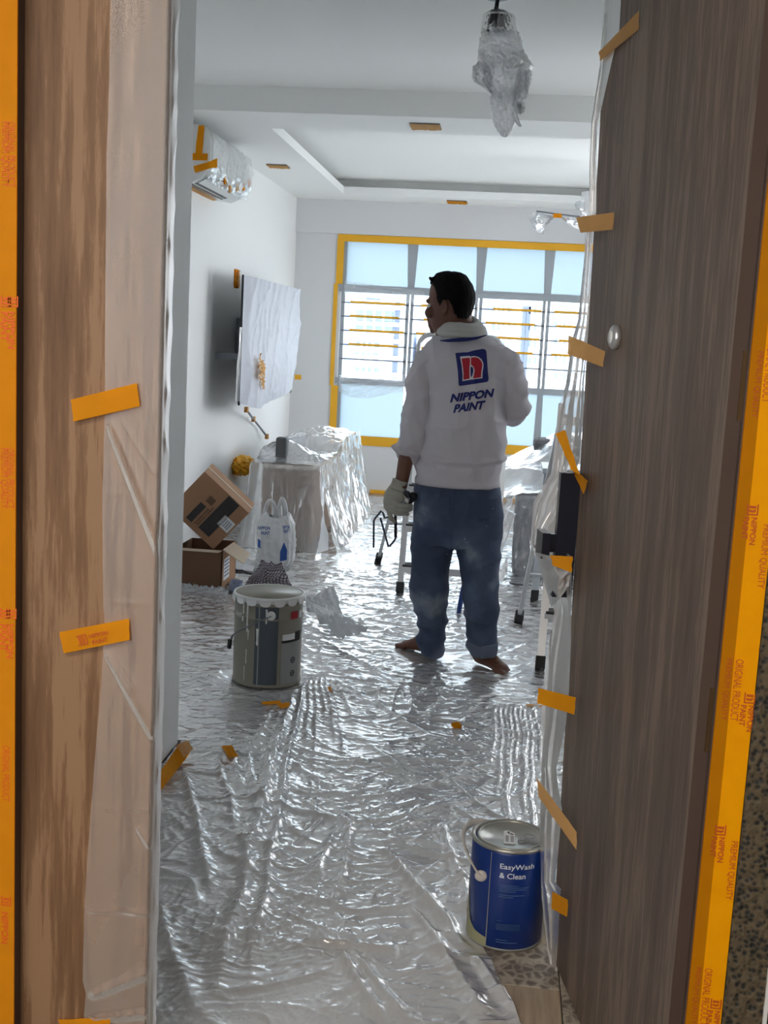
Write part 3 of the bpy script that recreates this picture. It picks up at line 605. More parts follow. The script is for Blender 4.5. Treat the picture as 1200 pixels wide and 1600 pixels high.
# pocket of film hanging from the lever
u, v = np.meshgrid(np.linspace(0, 1, 20), np.linspace(0, 1, 30), indexing='ij')
tl_, tr_, bl_, br_ = at_y(836, 862, 2.50), at_y(893, 868, 2.47), at_y(861, 948, 2.56), at_y(889, 915, 2.49)
P = ((tl_*(1-u[..., None])+tr_*u[..., None])*(1-v[..., None])+(bl_*(1-u[..., None])+br_*u[..., None])*v[..., None])
P[..., 1] -= .03*np.sin(np.pi*u)*(1-v*.6)+.006*ridge(u*2, v*3, 66, 3)
tag(grid('film_pocket', P, M['film_milky']), 'small sagging pocket of milky film below the door lever', 'plastic sheet')
def dr(x, y, out):   # a point on (out in front of) the door face
    P0 = dpt(.1, 1., out); d = ray(x, y); return C0+d*((P0-C0)@nn)/(d@nn)
DT = [(((940, 82), (1003, 17), (1003, 46), (942, 96)), 'tape_pale', 'topmost, slanting up to the right'),
      (((905, 340), (964, 332), (962, 359), (911, 364)), 'tape_pale', 'second from the top, level with the window head'),
      (((893, 524), (950, 549), (947, 574), (891, 553)), 'tape_pale', 'slanting beside the round peephole'),
      (((878, 678), (893, 672), (916, 742), (903, 735)), 'tape', 'long and bent, above the black lock'),
      (((870, 868), (905, 870), (903, 895), (874, 884)), 'tape', 'short and creased, right under the black lock'),
      (((851, 1075), (910, 1090), (908, 1117), (849, 1099)), 'tape', 'level, halfway between lock and blue can'),
      (((843, 1215), (906, 1300), (905, 1328), (846, 1246)), 'tape_pale', 'long and steep, above the blue can'),
      (((867, 1393), (892, 1406), (891, 1433), (866, 1420)), 'tape', 'small, right beside the blue can')]
for pts, m_, wh in DT:
    Q = []
    for (x, y) in pts:
        xe = np.interp(y, [0, 800, 1500], [951, 902, 862])
        Q.append(dr(x, y, .006) if x > xe+12 else at_y(x, y, dr(xe+12, y, .006)[1]+.0))
    t = tag(tape_on(Q, nn, .014 if 'lock' in wh else .006, m_), 'orange tape piece on the open door, '+wh, 'tape', 'tape pieces holding film on the open door')
    if 'bent' in wh:
        Q = [dr(*q, .006) for q in ((903, 735), (916, 742), (927, 752), (921, 773))]; tape_on(Q, nn, .012, 'tape', 'tape_tail', t)
# tape at the foot of the entry wall, tape scraps on the floor
def ftape(pts, m_, lab, h=.012, name='tape_scrap', grp=None):
    return tag(tape_on([at_z(x, y, h) for x, y in pts], (0, 0, 1), .004, m_, name), lab, 'tape', grp)
Pq = [at_z(250, 1208, .04), at_z(281, 1163, .04), at_z(296, 1180, .024), at_z(251, 1238, .024)]
tag(tape_on(Pq, (0, 0, 1), .004, 'tape'), 'orange tape strip along the foot of the white entry wall', 'tape')
ftape(((276, 1166), (293, 1158), (302, 1172), (287, 1186)), 'tape_pale', 'crumpled orange tape end at the corner of the entry wall', .05)
ftape(((346, 1167), (362, 1166), (373, 1184), (357, 1185)), 'tape', 'small orange tape tab on the floor film right of the entry wall', .015)
ftape(((408, 1098), (438, 1096), (440, 1101), (410, 1102)), 'tape', 'thin orange tape sliver in front of the pail', .008)
ftape(((432, 1102), (452, 1098), (454, 1106), (440, 1108)), 'tape', 'orange tape tab below the right side of the pail', .01)
ftape(((508, 1076), (517, 1074), (520, 1081), (511, 1082)), 'tape', 'tiny orange tape bit right of the pail foot', .01)
ftape(((822, 1101), (847, 1103), (846, 1107), (823, 1105)), 'tape_pale', 'pale tape strip on the floor joint beside the door film', .01)
bb = MB(); q = at_z(713, 1138, 0)
for k in range(6):
    a = rs.rand(3)-.5; bb.ball(q+np.array([a[0]*.022, a[1]*.02, .012+a[2]*.008]), (.012, .01, .009), n=5)
tag(bb.build('tape_ball', M['tape_deep']), 'crumpled ball of orange tape lying alone on the floor film', 'tape')

# ------------------------------------------------------------------ air conditioner
ac = empty('air_conditioner', 'white wall air conditioner wrapped in crinkled film and orange tape', 'air conditioner', loc=(XL, 7.2, 2.24))
prof = [(0, 2.245), (.09, 2.235), (.15, 2.262), (.185, 2.30), (.2, 2.36), (.202, 2.46), (.19, 2.525), (.15, 2.555), (.06, 2.56), (0, 2.558)]
y0, y1 = 6.64, 7.62
v = [(XL+a, y, z) for y in (y0, y1) for a, z in prof]; n = len(prof)
mat('ac_white', (.74, .76, .76, 1), .35)
MB().add(v, [(i, i+1, i+1+n, i+n) for i in range(n-1)], True).add(v[:n], [list(range(n))]).add(v[n:], [list(range(n))[::-1]]).build('casing', M['ac_white'], ac)
MB().poly([(XL+.075, y0+.06, 2.2315), (XL+.135, y0+.06, 2.2485), (XL+.135, y1-.2, 2.2485), (XL+.075, y1-.2, 2.2315)], (0, 0, .001)).build('air_slot', M['black'], ac)
MB().poly([(XL+.12, y0+.05, 2.243), (XL+.165, y0+.05, 2.268), (XL+.165, y1-.12, 2.268), (XL+.12, y1-.12, 2.243)], (.003, 0, -.004)).build('flap', M['ac_white'], ac)
u, v = np.meshgrid(np.linspace(0, 1, 80), np.linspace(0, 1, 40), indexing='ij')
pz0 = np.array(prof)[2:8]; tt = v*5; xi_ = np.interp(tt, range(6), pz0[:, 0]); zi_ = np.interp(tt, range(6), pz0[:, 1])
cr = crumple(u*3, v*1.5, 1.6, 90)*.03*(1-v*.75)
P = np.stack([XL+xi_+.006+cr, y0+.02+u*(y1-y0+.02), zi_-cr*.6*(1-v)], -1)
grid('wrapping_film', P, M['film_clear'], ac)
def acp(x, y): return at_y(x, y, y0-.004)
for q in (((310, 196), (320, 196), (316, 240), (305, 240)), ((297, 239), (325, 240), (324, 251), (296, 250)), ((302, 260), (332, 251), (337, 261), (305, 270))):
    tape_on([acp(*p) for p in q], (0, -1, 0), .002, 'tape', 'masking_tape', ac)
tape_on([acp(333, 251), acp(341, 248), acp(341, 262), acp(336, 264)], (0, -1, 0), .02, 'tape', 'masking_tape', ac)
tape_on([(XL+.004, y0-.02, 2.232), (XL+.004, y1-.15, 2.232), (XL+.055, y1-.22, 2.229), (XL+.055, y0-.02, 2.229)], (0, 0, -1), .004, 'tape_pale', 'masking_tape', ac)
for k, (y, z) in enumerate(((7.0, 2.30), (7.3, 2.30), (7.62, 2.36), (7.1, 2.262), (7.45, 2.32))):
    MB().obox((XL+.2+.002*k, y, z), ((0, 1, .3), (0, -.3, 1), (1, 0, 0)), (.022, .02, .004)).build('masking_tape', M['tape_pale' if k % 2 else 'tape'], ac)
# ------------------------------------------------------------------ television under film
XT = -1.745; TY0, TY1, TZ0, TZ1 = 7.44, 9.32, .935, 1.765
tv = empty('television', 'large wall television wrapped in white plastic film', 'television', loc=(XL, (TY0+TY1)/2, TZ0))
MB().box((XT-.012, TY0+.012, TZ0), (XT, TY1-.04, TZ1-.004), .003).build('screen_panel', M['black'], tv)
MB().box((XT-.010, TY0, TZ0-.01), (XT+.003, TY0+.012, TZ1+.004)).build('bezel', M['black'], tv)
MB().box((XL+.01, 8.2, 1.2), (XL+.05, 8.6, 1.5)).build('wall_bracket', M['alu_dark'], tv)
MB().box((XL+.04, 8.36, 1.3), (XT-.01, 8.42, 1.42)).build('bracket_arm', M['alu_dark'], tv)
MB().box((XL+.02, 7.6, 1.22), (XT-.02, 7.64, 1.26)).build('bracket_arm', M['alu_dark'], tv)
u, v = np.meshgrid(np.linspace(0, 1, 170), np.linspace(0, 1, 120), indexing='ij')
bot = -.06+.10*smooth01(u*2.5)*1+.05*np.sin(u*5)-.0*u; bot = np.interp(u, [0, .1, .3, .36, .55, .75, .9, 1], [.005, -.03, -.06, -.03, -.01, .02, .07, .2])
zz = TZ1-v*(TZ1-TZ0-bot)
dg_ = u*1.25+v*.55
cr = .014*ridge(dg_*2.6, v*.9-u*1.2, 101, 6)+.012*ridge(u*8+v*1.2, v*.7, 102, 4)+.01*crumple(u*2, v*1.2, 1.5, 104)+.008*ridge(u*3.5, v*2.5, 107, 5)
cr += .03*v*v*np.sin(u*9+1)*.5
cr *= smooth01(u*14)
P = np.stack([XT+.006+cr+.03*smooth01(v*1.3-.3)*np.sin(np.pi*u), TY0-.004-.010*v+u*(TY1-TY0)+.10*np.sin(np.pi*v)*u**6, zz], -1)
grid('wrapping_film', P, M['film_tv'], tv)
u, v = np.meshgrid(np.linspace(0, 1, 12), np.linspace(0, 1, 50), indexing='ij')
P = np.stack([XT-.012*u-.012*u*smooth01((v-.45)*2.2), TY0-.006-.02*u+0*v, TZ1-(v)*(TZ1-TZ0)*.98], -1); P[..., 0] += .006*ridge(u*2, v*5, 109, 2)
grid('side_film', P[:, 20:], M['film_cover'], tv)
u, v = np.meshgrid(np.linspace(0, 1, 14), np.linspace(0, 1, 14), indexing='ij')
P = np.stack([XT+.05+.03*crumple(u, v, 3, 111), 7.72+u*.2, 1.27-v*.17-.1*u], -1); grid('masking_tape', P, M['tape_pale'], tv, mask=(crumple(u, v, 3, 113)[:-1, :-1] > .32))
wp = [at_x(385, 640, XL+.12), at_x(396, 655, XL+.05), at_x(408, 670, XL+.03), at_x(417, 682, XL+.06)]
cb = tag(MB().tube(wp, .008, 8).build('cable', M['alu_dark']), 'short dark cable hanging from the television, taped at its ends', 'cable')
for p_ in (wp[0], wp[-1], wp[1]): MB().obox(p_, ((0, 1, 0), (0, 0, 1), (1, 0, 0)), (.022, .02, .012)).build('masking_tape', M['tape_pale'], cb)
# switch, socket knot, tape dot
b = MB().box((XL+.001, 8.12, 1.71), (XL+.012, 8.24, 1.84), .004); sw = tag(b.build('wall_switch', M['tape']), 'small wall switch covered with orange tape beside the television', 'switch')
P = np.stack(np.meshgrid(np.linspace(0, 1, 16), np.linspace(0, 1, 20), indexing='ij'), -1); u, v = P[..., 0], P[..., 1]
P = np.stack([XL+.013+.018*crumple(u, v, 3, 120), 8.15+u*.06, 1.72+v*.11], -1); grid('masking_tape', P, M['tape_pale'], sw)
th, ph = np.meshgrid(np.linspace(0, np.pi, 40), np.linspace(0, 2*np.pi, 60), indexing='ij')
r = 1+.5*(crumple(th, ph, 1.3, 130)-.4)+.12*pn(th*6, ph*4, 133); c = at_x(379, 727, XL+.05)
P = np.stack([XL+.055+.075*r*np.cos(th), c[1]+.17*r*np.sin(th)*np.cos(ph), c[2]+.068*r*np.sin(th)*np.sin(ph)], -1)
so = tag(grid('taped_socket', P, M['tape_window']), 'wall socket smothered in a crumpled wad of orange tape', 'socket')
MB().box((XL+.001, c[1]-.1, c[2]-.06), (XL+.03, c[1]+.06, c[2]+.05)).build('socket_box', M['tape_deep'], so)
tag(MB().obox((-1.905, YF-.004, 1.02), ((1, 0, 0), (0, 0, 1), (0, 1, 0)), (.03, .022, .002)).build('tape_dot', M['tape_window']), 'small orange tape square on the far wall near the corner', 'tape')
# masked downlights
for k, (x, y, hx, hy, lab) in enumerate(((-1.75, 8.44, .075, .075, 'square downlight masked with orange tape near the left wall'), (-.555, 6.69, .085, .085, 'square downlight masked with orange tape nearest the viewer'), (-.538, 10.17, .085, .10, 'square downlight masked with orange tape near the window'))):
    d_ = empty('downlight', lab, 'light', (x, y, ZD), 'masked downlights in the dropped ceiling')
    MB().box((x-hx, y-hy, ZD-.004), (x+hx, y+hy, ZD-.0005)).build('trim_ring', M['alu_dark'], d_)
    u, v = np.meshgrid(np.linspace(-1, 1, 16), np.linspace(-1, 1, 16), indexing='ij')
    P = np.stack([x+u*hx*1.0, y+v*hy, ZD-.0055-.010*crumple(u+k, v, 2, 140)], -1); grid('masking_tape', P, M['tape_pale' if k < 2 else 'tape'], d_)
# pendant lamp in film
c = at_y(775, 30, 4.6); pl = empty('pendant_lamp', 'hanging pendant lamp bundled in torn white film', 'lamp', (c[0], 4.6, 2.2))
MB().tube([(c[0], 4.6, 2.735), (c[0], 4.6, 2.70)], [.05, .045], 20).build('canopy', M['black'], pl)
MB().tube([(c[0]+.003, 4.6, 2.71), (c[0]-.002, 4.6, 2.66), (c[0]+.006, 4.6, 2.62)], .008, 8).build('cord', M['navy_black'], pl)
MB().tube([(c[0]+.006, 4.6, 2.632), (c[0]+.006, 4.6, 2.572)], [.051, .051], 24).build('lamp_cap', M['navy_black'], pl)
def bundle(name, tab, Y0, mt, par, seed, ry=.8, n1=72, n2=120, amp=.016):
    """film lump: tab of (pixel y, left px, right px)"""
    yy = np.linspace(tab[0][0], tab[-1][0], n2); l = np.interp(yy, [t[0] for t in tab], [t[1] for t in tab]); r_ = np.interp(yy, [t[0] for t in tab], [t[2] for t in tab])
    a = np.linspace(0, 2*np.pi, n1, endpoint=False); P_ = np.zeros((n1, n2, 3))
    for j in range(n2):
        A = at_y(l[j], yy[j], Y0); B = at_y(r_[j], yy[j], Y0); cx = (A[0]+B[0])/2; rx = (B[0]-A[0])/2
        P_[:, j, 0] = cx+rx*np.cos(a); P_[:, j, 1] = Y0+rx*ry*np.sin(a); P_[:, j, 2] = (A[2]+B[2])/2
    U_ = np.cos(a)[:, None]*1.5+0*yy[None]; W_ = np.sin(a)[:, None]*1.5+P_[..., 2]*9
    d_ = amp*(crumple(U_*.55, W_*.38, 1.5, seed)-.35)+.3*amp*pn(U_*6, W_*4, seed+9); P_[..., 0] += d_*np.cos(a)[:, None]; P_[..., 1] += 1.6*d_*np.sin(a)[:, None]; P_[..., 2] += .3*d_
    return grid(name, P_, M[mt], par, wrap=True)
bundle('film_wrap', [(16, 770, 786), (24, 756, 803), (52, 752, 808)], 4.6, 'film_pale', pl, 150, amp=.006)
bundle('film_wrap', [(50, 753, 807), (62, 751, 812), (85, 748, 820), (98, 750, 823), (106, 754, 824), (113, 762, 820)], 4.6, 'film_lamp', pl, 151, amp=.028)
bundle('film_wrap', [(84, 753, 814), (95, 748, 822), (103, 752, 830), (108, 758, 826), (122, 761, 823), (138, 762, 823), (150, 768, 815), (160, 778, 800)], 4.6, 'film_lamp', pl, 160, amp=.034)
bundle('film_wrap', [(140, 766, 812), (150, 766, 806), (165, 767, 806), (180, 769, 804), (190, 772, 803), (198, 775, 799), (206, 780, 796), (214, 786, 791)], 4.6, 'film_lamp', pl, 170, amp=.024)
bundle('film_wrap', [(98, 748, 758), (106, 740, 762), (118, 738, 765), (128, 740, 766), (135, 752, 768), (142, 763, 768)], 4.57, 'film_lamp', pl, 175, amp=.026)
bundle('film_wrap', [(112, 810, 828), (125, 810, 826), (140, 808, 824), (152, 808, 823), (160, 806, 815), (170, 808, 816), (178, 811, 813)], 4.57, 'film_lamp', pl, 178, amp=.026)
bundle('film_wrap', [(178, 800, 808), (188, 804, 811), (198, 811, 815)], 4.58, 'film_lamp', pl, 179, amp=.008)
# shrouded ceiling fitting by the window
ff2 = empty('ceiling_fan', 'film-draped ceiling fixture hanging near the top of the window, partly behind the door', 'ceiling fan', (.35, 8.6, 2.5))
A = at_y(838, 330, 8.6); B = at_y(930, 342, 8.6)
MB().tube([A, B], .012, 8, flat=.5).build('blade', M['alu_dark'], ff2)
MB().tube([at_y(922, 335, 8.6), at_y(922, 300, 8.6)], .06, 16).build('hub', M['white'], ff2)
def rag(name, tab, Y0, seed, par, mt='film_milky'):
    n1_, n2_ = 30, 40; xs_ = np.linspace(tab[0][0], tab[-1][0], n1_); P_ = np.zeros((n1_, n2_, 3))
    for i, x in enumerate(xs_):
        t0 = np.interp(x, [t[0] for t in tab], [t[1] for t in tab]); t1_ = np.interp(x, [t[0] for t in tab], [t[2] for t in tab])
        for j in range(n2_): P_[i, j] = at_y(x, lerp(t0, t1_, j/(n2_-1)), Y0)
    u_, v_ = np.meshgrid(np.linspace(0, 1, n1_), np.linspace(0, 1, n2_), indexing='ij'); P_[..., 1] -= .05*crumple(u_*2, v_*1.5, 1.5, seed)+.05*np.sin(u_*7)*v_
    return grid(name, P_, M[mt], par)
rag('film_wrap', [(827, 342, 345), (833, 333, 358), (843, 334, 366), (849, 335, 366), (853, 336, 352), (862, 338, 346), (866, 338, 342)], 8.6, 180, ff2)
rag('film_wrap', [(875, 337, 341), (884, 339, 350), (895, 341, 356), (905, 341, 358), (925, 342, 372)], 8.6, 184, ff2)
rag('film_wrap', [(898, 316, 322), (906, 313, 341), (918, 312, 345), (935, 314, 345)], 8.58, 188, ff2)
P0 = at_y(871, 337, 8.53); MB().obox(P0, ((1, 0, 0), (0, 0, 1), (0, 1, 0)), (.03, .014, .01)).build('masking_tape', M['tape'], ff2)
# ------------------------------------------------------------------ console and sofa under film
def drape(name, boxes, x0, x1, y0, y1, st, mt, parent, seed, skirt=.10, cut=None):
    """sheet lying over boxes [(x0,x1,y0,y1,top)] and falling to the floor in pleats"""
    xs_ = np.arange(x0, x1, st); ys_ = np.arange(y0, y1, st); X, Y = np.meshgrid(xs_, ys_, indexing='ij')
    H = np.zeros_like(X)
    for (a, b_, c, d_, t) in boxes:
        dx = np.maximum(np.maximum(a-X, X-b_), 0); dy = np.maximum(np.maximum(c-Y, Y-d_), 0); dist = np.hypot(dx, dy)
        per = np.arctan2(Y-(c+d_)/2, X-(a+b_)/2)
        pl_ = .55+.9*ridge(per*5+.3*pn(X*3, Y*3, seed), per*0+1.3, seed+1, 2); wdt = skirt*pl_
        q = np.clip(dist/wdt, 0, 1); h_ = t*(1-smooth01(q**.8))
        H = np.maximum(H, h_)
    top = H > .97*max(b_[4] for b_ in boxes)*.2
    H = H+.012*crumple(X*1.2, Y*1.2, 2.2, seed+5)*(H > .05)+.006*crumple(X, Y, 6, seed+7)
    m_ = None
    if cut is not None: m_ = cut(X, Y, H)[:-1, :-1]
    return grid(name, np.stack([X, Y, H+.004], -1), M[mt], parent, mask=m_)
def wallsheet(name, path, ztop, mt, parent, seed, n1=160, n2=40, flare=.1, amp=.02, zb=.012):
    """pleated curtain of film hanging from a path of (x,y) points down to the floor"""
    pth = np.array(path, float); L = np.r_[0, np.cumsum(np.linalg.norm(np.diff(pth, axis=0), axis=1))]; s = np.linspace(0, L[-1], n1)
    X = np.interp(s, L, pth[:, 0]); Y = np.interp(s, L, pth[:, 1]); tx = np.gradient(X); ty = np.gradient(Y); nl = np.hypot(tx, ty)
    k = np.ones(13)/13; pad = lambda a: np.convolve(np.pad(a, 6, mode='edge'), k, 'valid')
    nx, ny = pad(ty/nl), pad(-tx/nl); v = np.linspace(0, 1, n2)[None]; zt_ = ztop(s/L[-1]) if callable(ztop) else ztop+0*s
    S = s[:, None]+0*v
    out = flare*v**1.6+amp*(ridge(S*7+.8*v, v*.8, seed, 3)+.6*ridge(S*17-.6*v, v*1.5, seed+1, 3))*(.25+v)+.010*crumple(S*3, v*2, 1.6, seed+2)
    P_ = np.stack([X[:, None]+nx[:, None]*out, Y[:, None]+ny[:, None]*out, zt_[:, None]*(1-v)+zb*v+.012*crumple(S, v, 3, seed+4)*(1-v)*4*v], -1)
    return grid(name, P_, M[mt], parent)
mat('console_wood', srgb(150, 126, 108), .6, var=.08, vscale=3); mat('console_top', srgb(214, 206, 196), .45)
KX0, KX1, KY0, KY1, KT = -1.60, -1.20, 7.38, 9.2, .56
con = empty('tv_console', 'long low television console with rounded top shrouded in clear film', 'cabinet', loc=(-1.4, 8.2, 0))
MB().box((KX0+.03, KY0+.03, .02), (KX1-.03, KY1, KT-.03), .01).build('body', M['console_wood'], con)
rr = []
for k in range(40):
    a = 2*math.pi*k/40; rr.append(((KX0+KX1)/2+.5*(KX1-KX0)*math.copysign(abs(math.cos(a))**.45, math.cos(a)), (KY0+KY1)/2+.5*(KY1-KY0)*math.copysign(abs(math.sin(a))**.16, math.sin(a)), KT-.03))
MB().poly(rr, (0, 0, .03)).build('top', M['console_top'], con)
for k in range(9): MB().box((KX0+.05+k*.036, KY0+.02, .04), (KX0+.075+k*.036, KY0+.03, KT-.04)).build('front_slat', M['console_wood'], con)
u, v = np.meshgrid(np.linspace(0, 1, 60), np.linspace(0, 1, 200), indexing='ij')
hump = .12*np.exp(-((v-.20)/.10)**2)*np.exp(-((u-.3)/.4)**2)+.10*smooth01((v-.42)/.12)*(.65+.35*np.sin(u*3.1))
P = np.stack([KX0-.02+u*(KX1-KX0+.035), KY0-.02+v*(KY1-KY0+.03), KT+.006+hump+.028*crumple(u*1.4, v*4, 1.4, 300)*(.35+(v > .1)*.65)], -1)
cf = tag(grid('console_film', P, M['film_cover']), 'milky film draped over the television console down to the floor', 'plastic sheet')
wallsheet('film_front', [(KX0-.05, KY0+.4), (KX0-.03, KY0-.03), (KX1+.02, KY0-.03), (KX1+.025, KY0+.02)], KT+.004, 'film_pale', cf, 310, 160, 50, flare=.06, amp=.028)
wallsheet('film_side', [(KX1+.02, KY0-.03), (KX1+.03, KY1)], lambda t: KT+.006+.11*smooth01((t-.42)/.12), 'film_cover', cf, 314, 220, 50, flare=.10, amp=.035)
MB().box((-1.505, 7.50, KT+.004), (-1.43, 7.58, .725), .012).build('speaker_tmp', M['speaker_grey'], None)  # dark grey is the speaker's own colour
sp = bpy.data.objects['speaker_tmp']; sp.name = 'speaker'; tag(sp, 'dark upright box speaker standing under the film on the console', 'speaker')
# right: armchair / cabinet under film
mat('grey_fabric', srgb(120, 120, 124), .9, bump=.2, bscale=200)
sf = empty('armchair', 'grey armchair block covered with white film, behind the painter on the right', 'armchair', loc=(.5, 7.4, 0))
MB().box((.10, 6.93, .03), (.34, 7.72, .50), .02).build('armrest', M['grey_fabric'], sf); MB().box((.34, 6.96, .05), (.95, 7.7, .38), .03).build('seat', M['grey_fabric'], sf); MB().box((.2, 7.7, .05), (1.0, 7.95, .80), .03).build('backrest', M['grey_fabric'], sf)
u, v = np.meshgrid(np.linspace(0, 1, 90), np.linspace(0, 1, 90), indexing='ij')
zt_ = np.interp(u, [0, .2, .35, 1], [.62, .70, .80, .92]); zt0 = np.interp(u, [0, .12, .35, 1], [.46, .53, .55, .60])
P = np.stack([.02+u*.9, 6.88+v*1.1, lerp(zt0, zt_, smooth01(v*1.2))+.035*ridge(u*2.2+v*1.4, v*.8-u, 320, 3)+.012*crumple(u*2, v*2, 1.4, 321)], -1)
sfm = tag(grid('armchair_film', P, M['film_cover']), 'white film thrown over the armchair, trailing on the floor', 'plastic sheet')
wallsheet('film_front', [(-.02, 8.0), (.015, 6.95), (.10, 6.88), (.95, 6.88)], lambda t: np.interp(t, [0, .45, .55, 1], [.62, .47, .52, .56]), 'film_clear', sfm, 330, 200, 44, flare=.10, amp=.03)
P = np.stack([-.08+u*.22-.10*v, 6.9+v*.9-.1*u, .50*(1-np.abs(u-.8)*1.2)*(1-.2*v)*u+.01+.012*crumple(u, v, 3, 340)], -1); grid('film_fold', P, M['film_cover'], sfm)

# ------------------------------------------------------------------ cardboard boxes
mat('card', srgb(156, 118, 88), .8, var=.06, vscale=6); mat('card_dark', srgb(112, 82, 62), .8, var=.06, vscale=6); mat('card_in', srgb(196, 180, 160), .8)
mat('ink', srgb(46, 44, 46), .7); mat('ink_soft', srgb(96, 70, 52), .7); mat('paper', srgb(222, 224, 226), .6); mat('ink_blue', srgb(96, 104, 130), .6)
b1 = empty('cardboard_box', 'open brown cardboard box on the floor by the left wall, lower of two', 'box', loc=(-1.62, 6.12, 0), group=None)
bx0, bx1, by0, by1, bh = -1.74, -1.48, 6.03, 6.35, .225
MB().box((bx0, by0, .005), (bx1, by0+.005, bh)).build('front_panel', M['card_dark'], b1); MB().box((bx1-.005, by0, .005), (bx1, by1, bh)).build('side_panel', M['card'], b1)
MB().box((bx0, by0, .005), (bx0+.005, by1, bh)).build('side_panel', M['card_dark'], b1); MB().box((bx0, by1-.005, .005), (bx1, by1, bh)).build('rear_panel', M['card_dark'], b1); MB().box((bx0, by0, .005), (bx1, by1, .01)).build('base_panel', M['card_in'], b1)
MB().poly([(bx1, by0+.01, bh), (bx1+.13, by0-.06, bh-.055), (bx1+.13, by0+.10, bh-.03), (bx1, by0+.25, bh)], (0, 0, .005)).build('flap', M['card_in'], b1)
MB().poly([(bx0, by0, bh), (bx1, by0, bh), (bx1-.02, by0-.01, bh-.012), (bx0+.02, by0-.01, bh-.012)], (0, -.003, 0)).build('flap', M['card_in'], b1)
MB().poly([(bx1+.0015, by0+.03, .05), (bx1+.0015, by0+.16, .05), (bx1+.0015, by0+.16, .17), (bx1+.0015, by0+.03, .17)], (.001, 0, 0)).build('label', M['paper'], b1)
for k in range(5): MB().poly([(bx1+.003, by0+.04, .07+.02*k), (bx1+.003, by0+.15, .07+.02*k), (bx1+.003, by0+.15, .078+.02*k), (bx1+.003, by0+.04, .078+.02*k)]).build('label_print', M['ink_blue'], b1)
# tilted upper box
Yb = 6.05
c00, c10, c11, c01 = (at_y(x, y, Yb) for x, y in ((262, 792), (320, 737), (387, 804), (329, 862)))
ux = (c11-c10); Lx_ = np.linalg.norm(ux); ux /= Lx_; uz = (c10-c00); Lz_ = np.linalg.norm(uz); uz = uz-ux*(uz@ux); uz /= np.linalg.norm(uz); uy = np.cross(uz, ux); uy = uy if uy[1] > 0 else -uy
ux = ux+np.array([0, .12, 0]); ux /= np.linalg.norm(ux); uy = uy-ux*(uy@ux); uy /= np.linalg.norm(uy)
b2 = empty('cardboard_box', 'closed brown cardboard box tilted on the open box, with dark printed band and white sticker', 'box', loc=(-1.55, 6.2, .25))
cc = c10+ux*Lx_/2-uz*Lz_/2+uy*.12
MB().obox(cc, (ux, uz, uy), (Lx_/2, Lz_/2, .12)).build('carton', M['card'], b2)
fo = c10-uz*Lz_-uy*.0015   # lower-left corner of the front face ; ux runs down-right, uz up-right
def fp(a, c): return fo+ux*a*Lx_+uz*c*Lz_
def fq(name, a0, c0, a1, c1, m_): return MB().poly([fp(a0, c0), fp(a1, c0), fp(a1, c1), fp(a0, c1)], -uy*.0008).build(name, M[m_], b2)
# on this face the writing runs along uz
fq('printed_band', .56, .12, .80, .98, 'ink')
fq('logo_patch', .30, .10, .42, .52, 'ink')
fq('sticker', .74, .42, .97, .66, 'paper')
for k in range(4): fq('sticker_print', .79+.04*k, .46, .81+.04*k, .62, 'ink_blue')
def runs(c0, c1, a0, a1, seed, m_):   # worn, unreadable print: short dashes in a row
    r = np.random.RandomState(seed); c = c0
    while c < c1: w_ = r.uniform(.012, .045); fq('box_print', a0, c, a1, min(c+w_, c1), m_); c += w_+r.uniform(.008, .02)
runs(.14, .52, .455, .495, 1, 'ink_soft'); runs(.14, .60, .505, .535, 2, 'ink_soft'); fq('box_print', .34, .60, .47, .74, 'ink_soft')
for k in range(3): runs(.2, .8, .62+.05*k, .635+.05*k, 5+k, 'ink_soft')
MB().obox(c10+ux*Lx_/2+uy*.12+uz*.001, (ux, uy, uz), (Lx_/2, .01, .001)).build('packing_tape', M['card_in'], b2)
u, v = np.meshgrid(np.linspace(0, 1, 70), np.linspace(0, 1, 26), indexing='ij')
P = np.stack([-1.76+u*.34, 5.93+v*.085, .008+.045*crumple(u*3, v*1.2, 1.8, 345)*np.sin(np.pi*v)], -1)
tag(grid('film_scraps', P, M['film_cover'], smooth=False), 'crushed clear film scraps along the front of the open box', 'scrap', kind='stuff')
# ------------------------------------------------------------------ carrier bag
Yg = 6.8; bag = empty('carrier_bag', 'white plastic carrier bag with blue lettering and two loop handles', 'bag', loc=(-1.34, Yg, 0))
n1, n2 = 90, 60; a = np.linspace(0, 2*np.pi, n1, endpoint=False)[:, None]; t = np.linspace(0, 1, n2)[None]
zz = .012+t*.31; half = np.interp(t, [0, .1, .5, .8, 1], [.085, .105, .108, .10, .06]); dep = np.interp(t, [0, .1, .5, .8, 1], [.06, .075, .07, .05, .02])
cx_ = at_y(430, 880, Yg)[0]
P = np.stack([cx_+half*np.sign(np.cos(a))*np.abs(np.cos(a))**.7+.0*t, Yg+dep*np.sign(np.sin(a))*np.abs(np.sin(a))**.8+0*t, zz+.018*np.cos(a*2)*t+0*a], -1)
dd_ = .012*ridge(a*2+t*.8, t*1.1, 350, 3)+.009*crumple(a*1.2, t*2, 1.6, 351)
P[..., 0] += dd_*np.cos(a); P[..., 1] += dd_*np.sin(a); mat('bag_plastic', (.80, .82, .84, 1), .4); film('bag_film', (.86, .88, .90, 1), .93, rough=.3, trl=.35, gl=.2, bump=.1, bscale=20)
bo = grid('bag_body', P, M['bag_film'], bag, wrap=True)
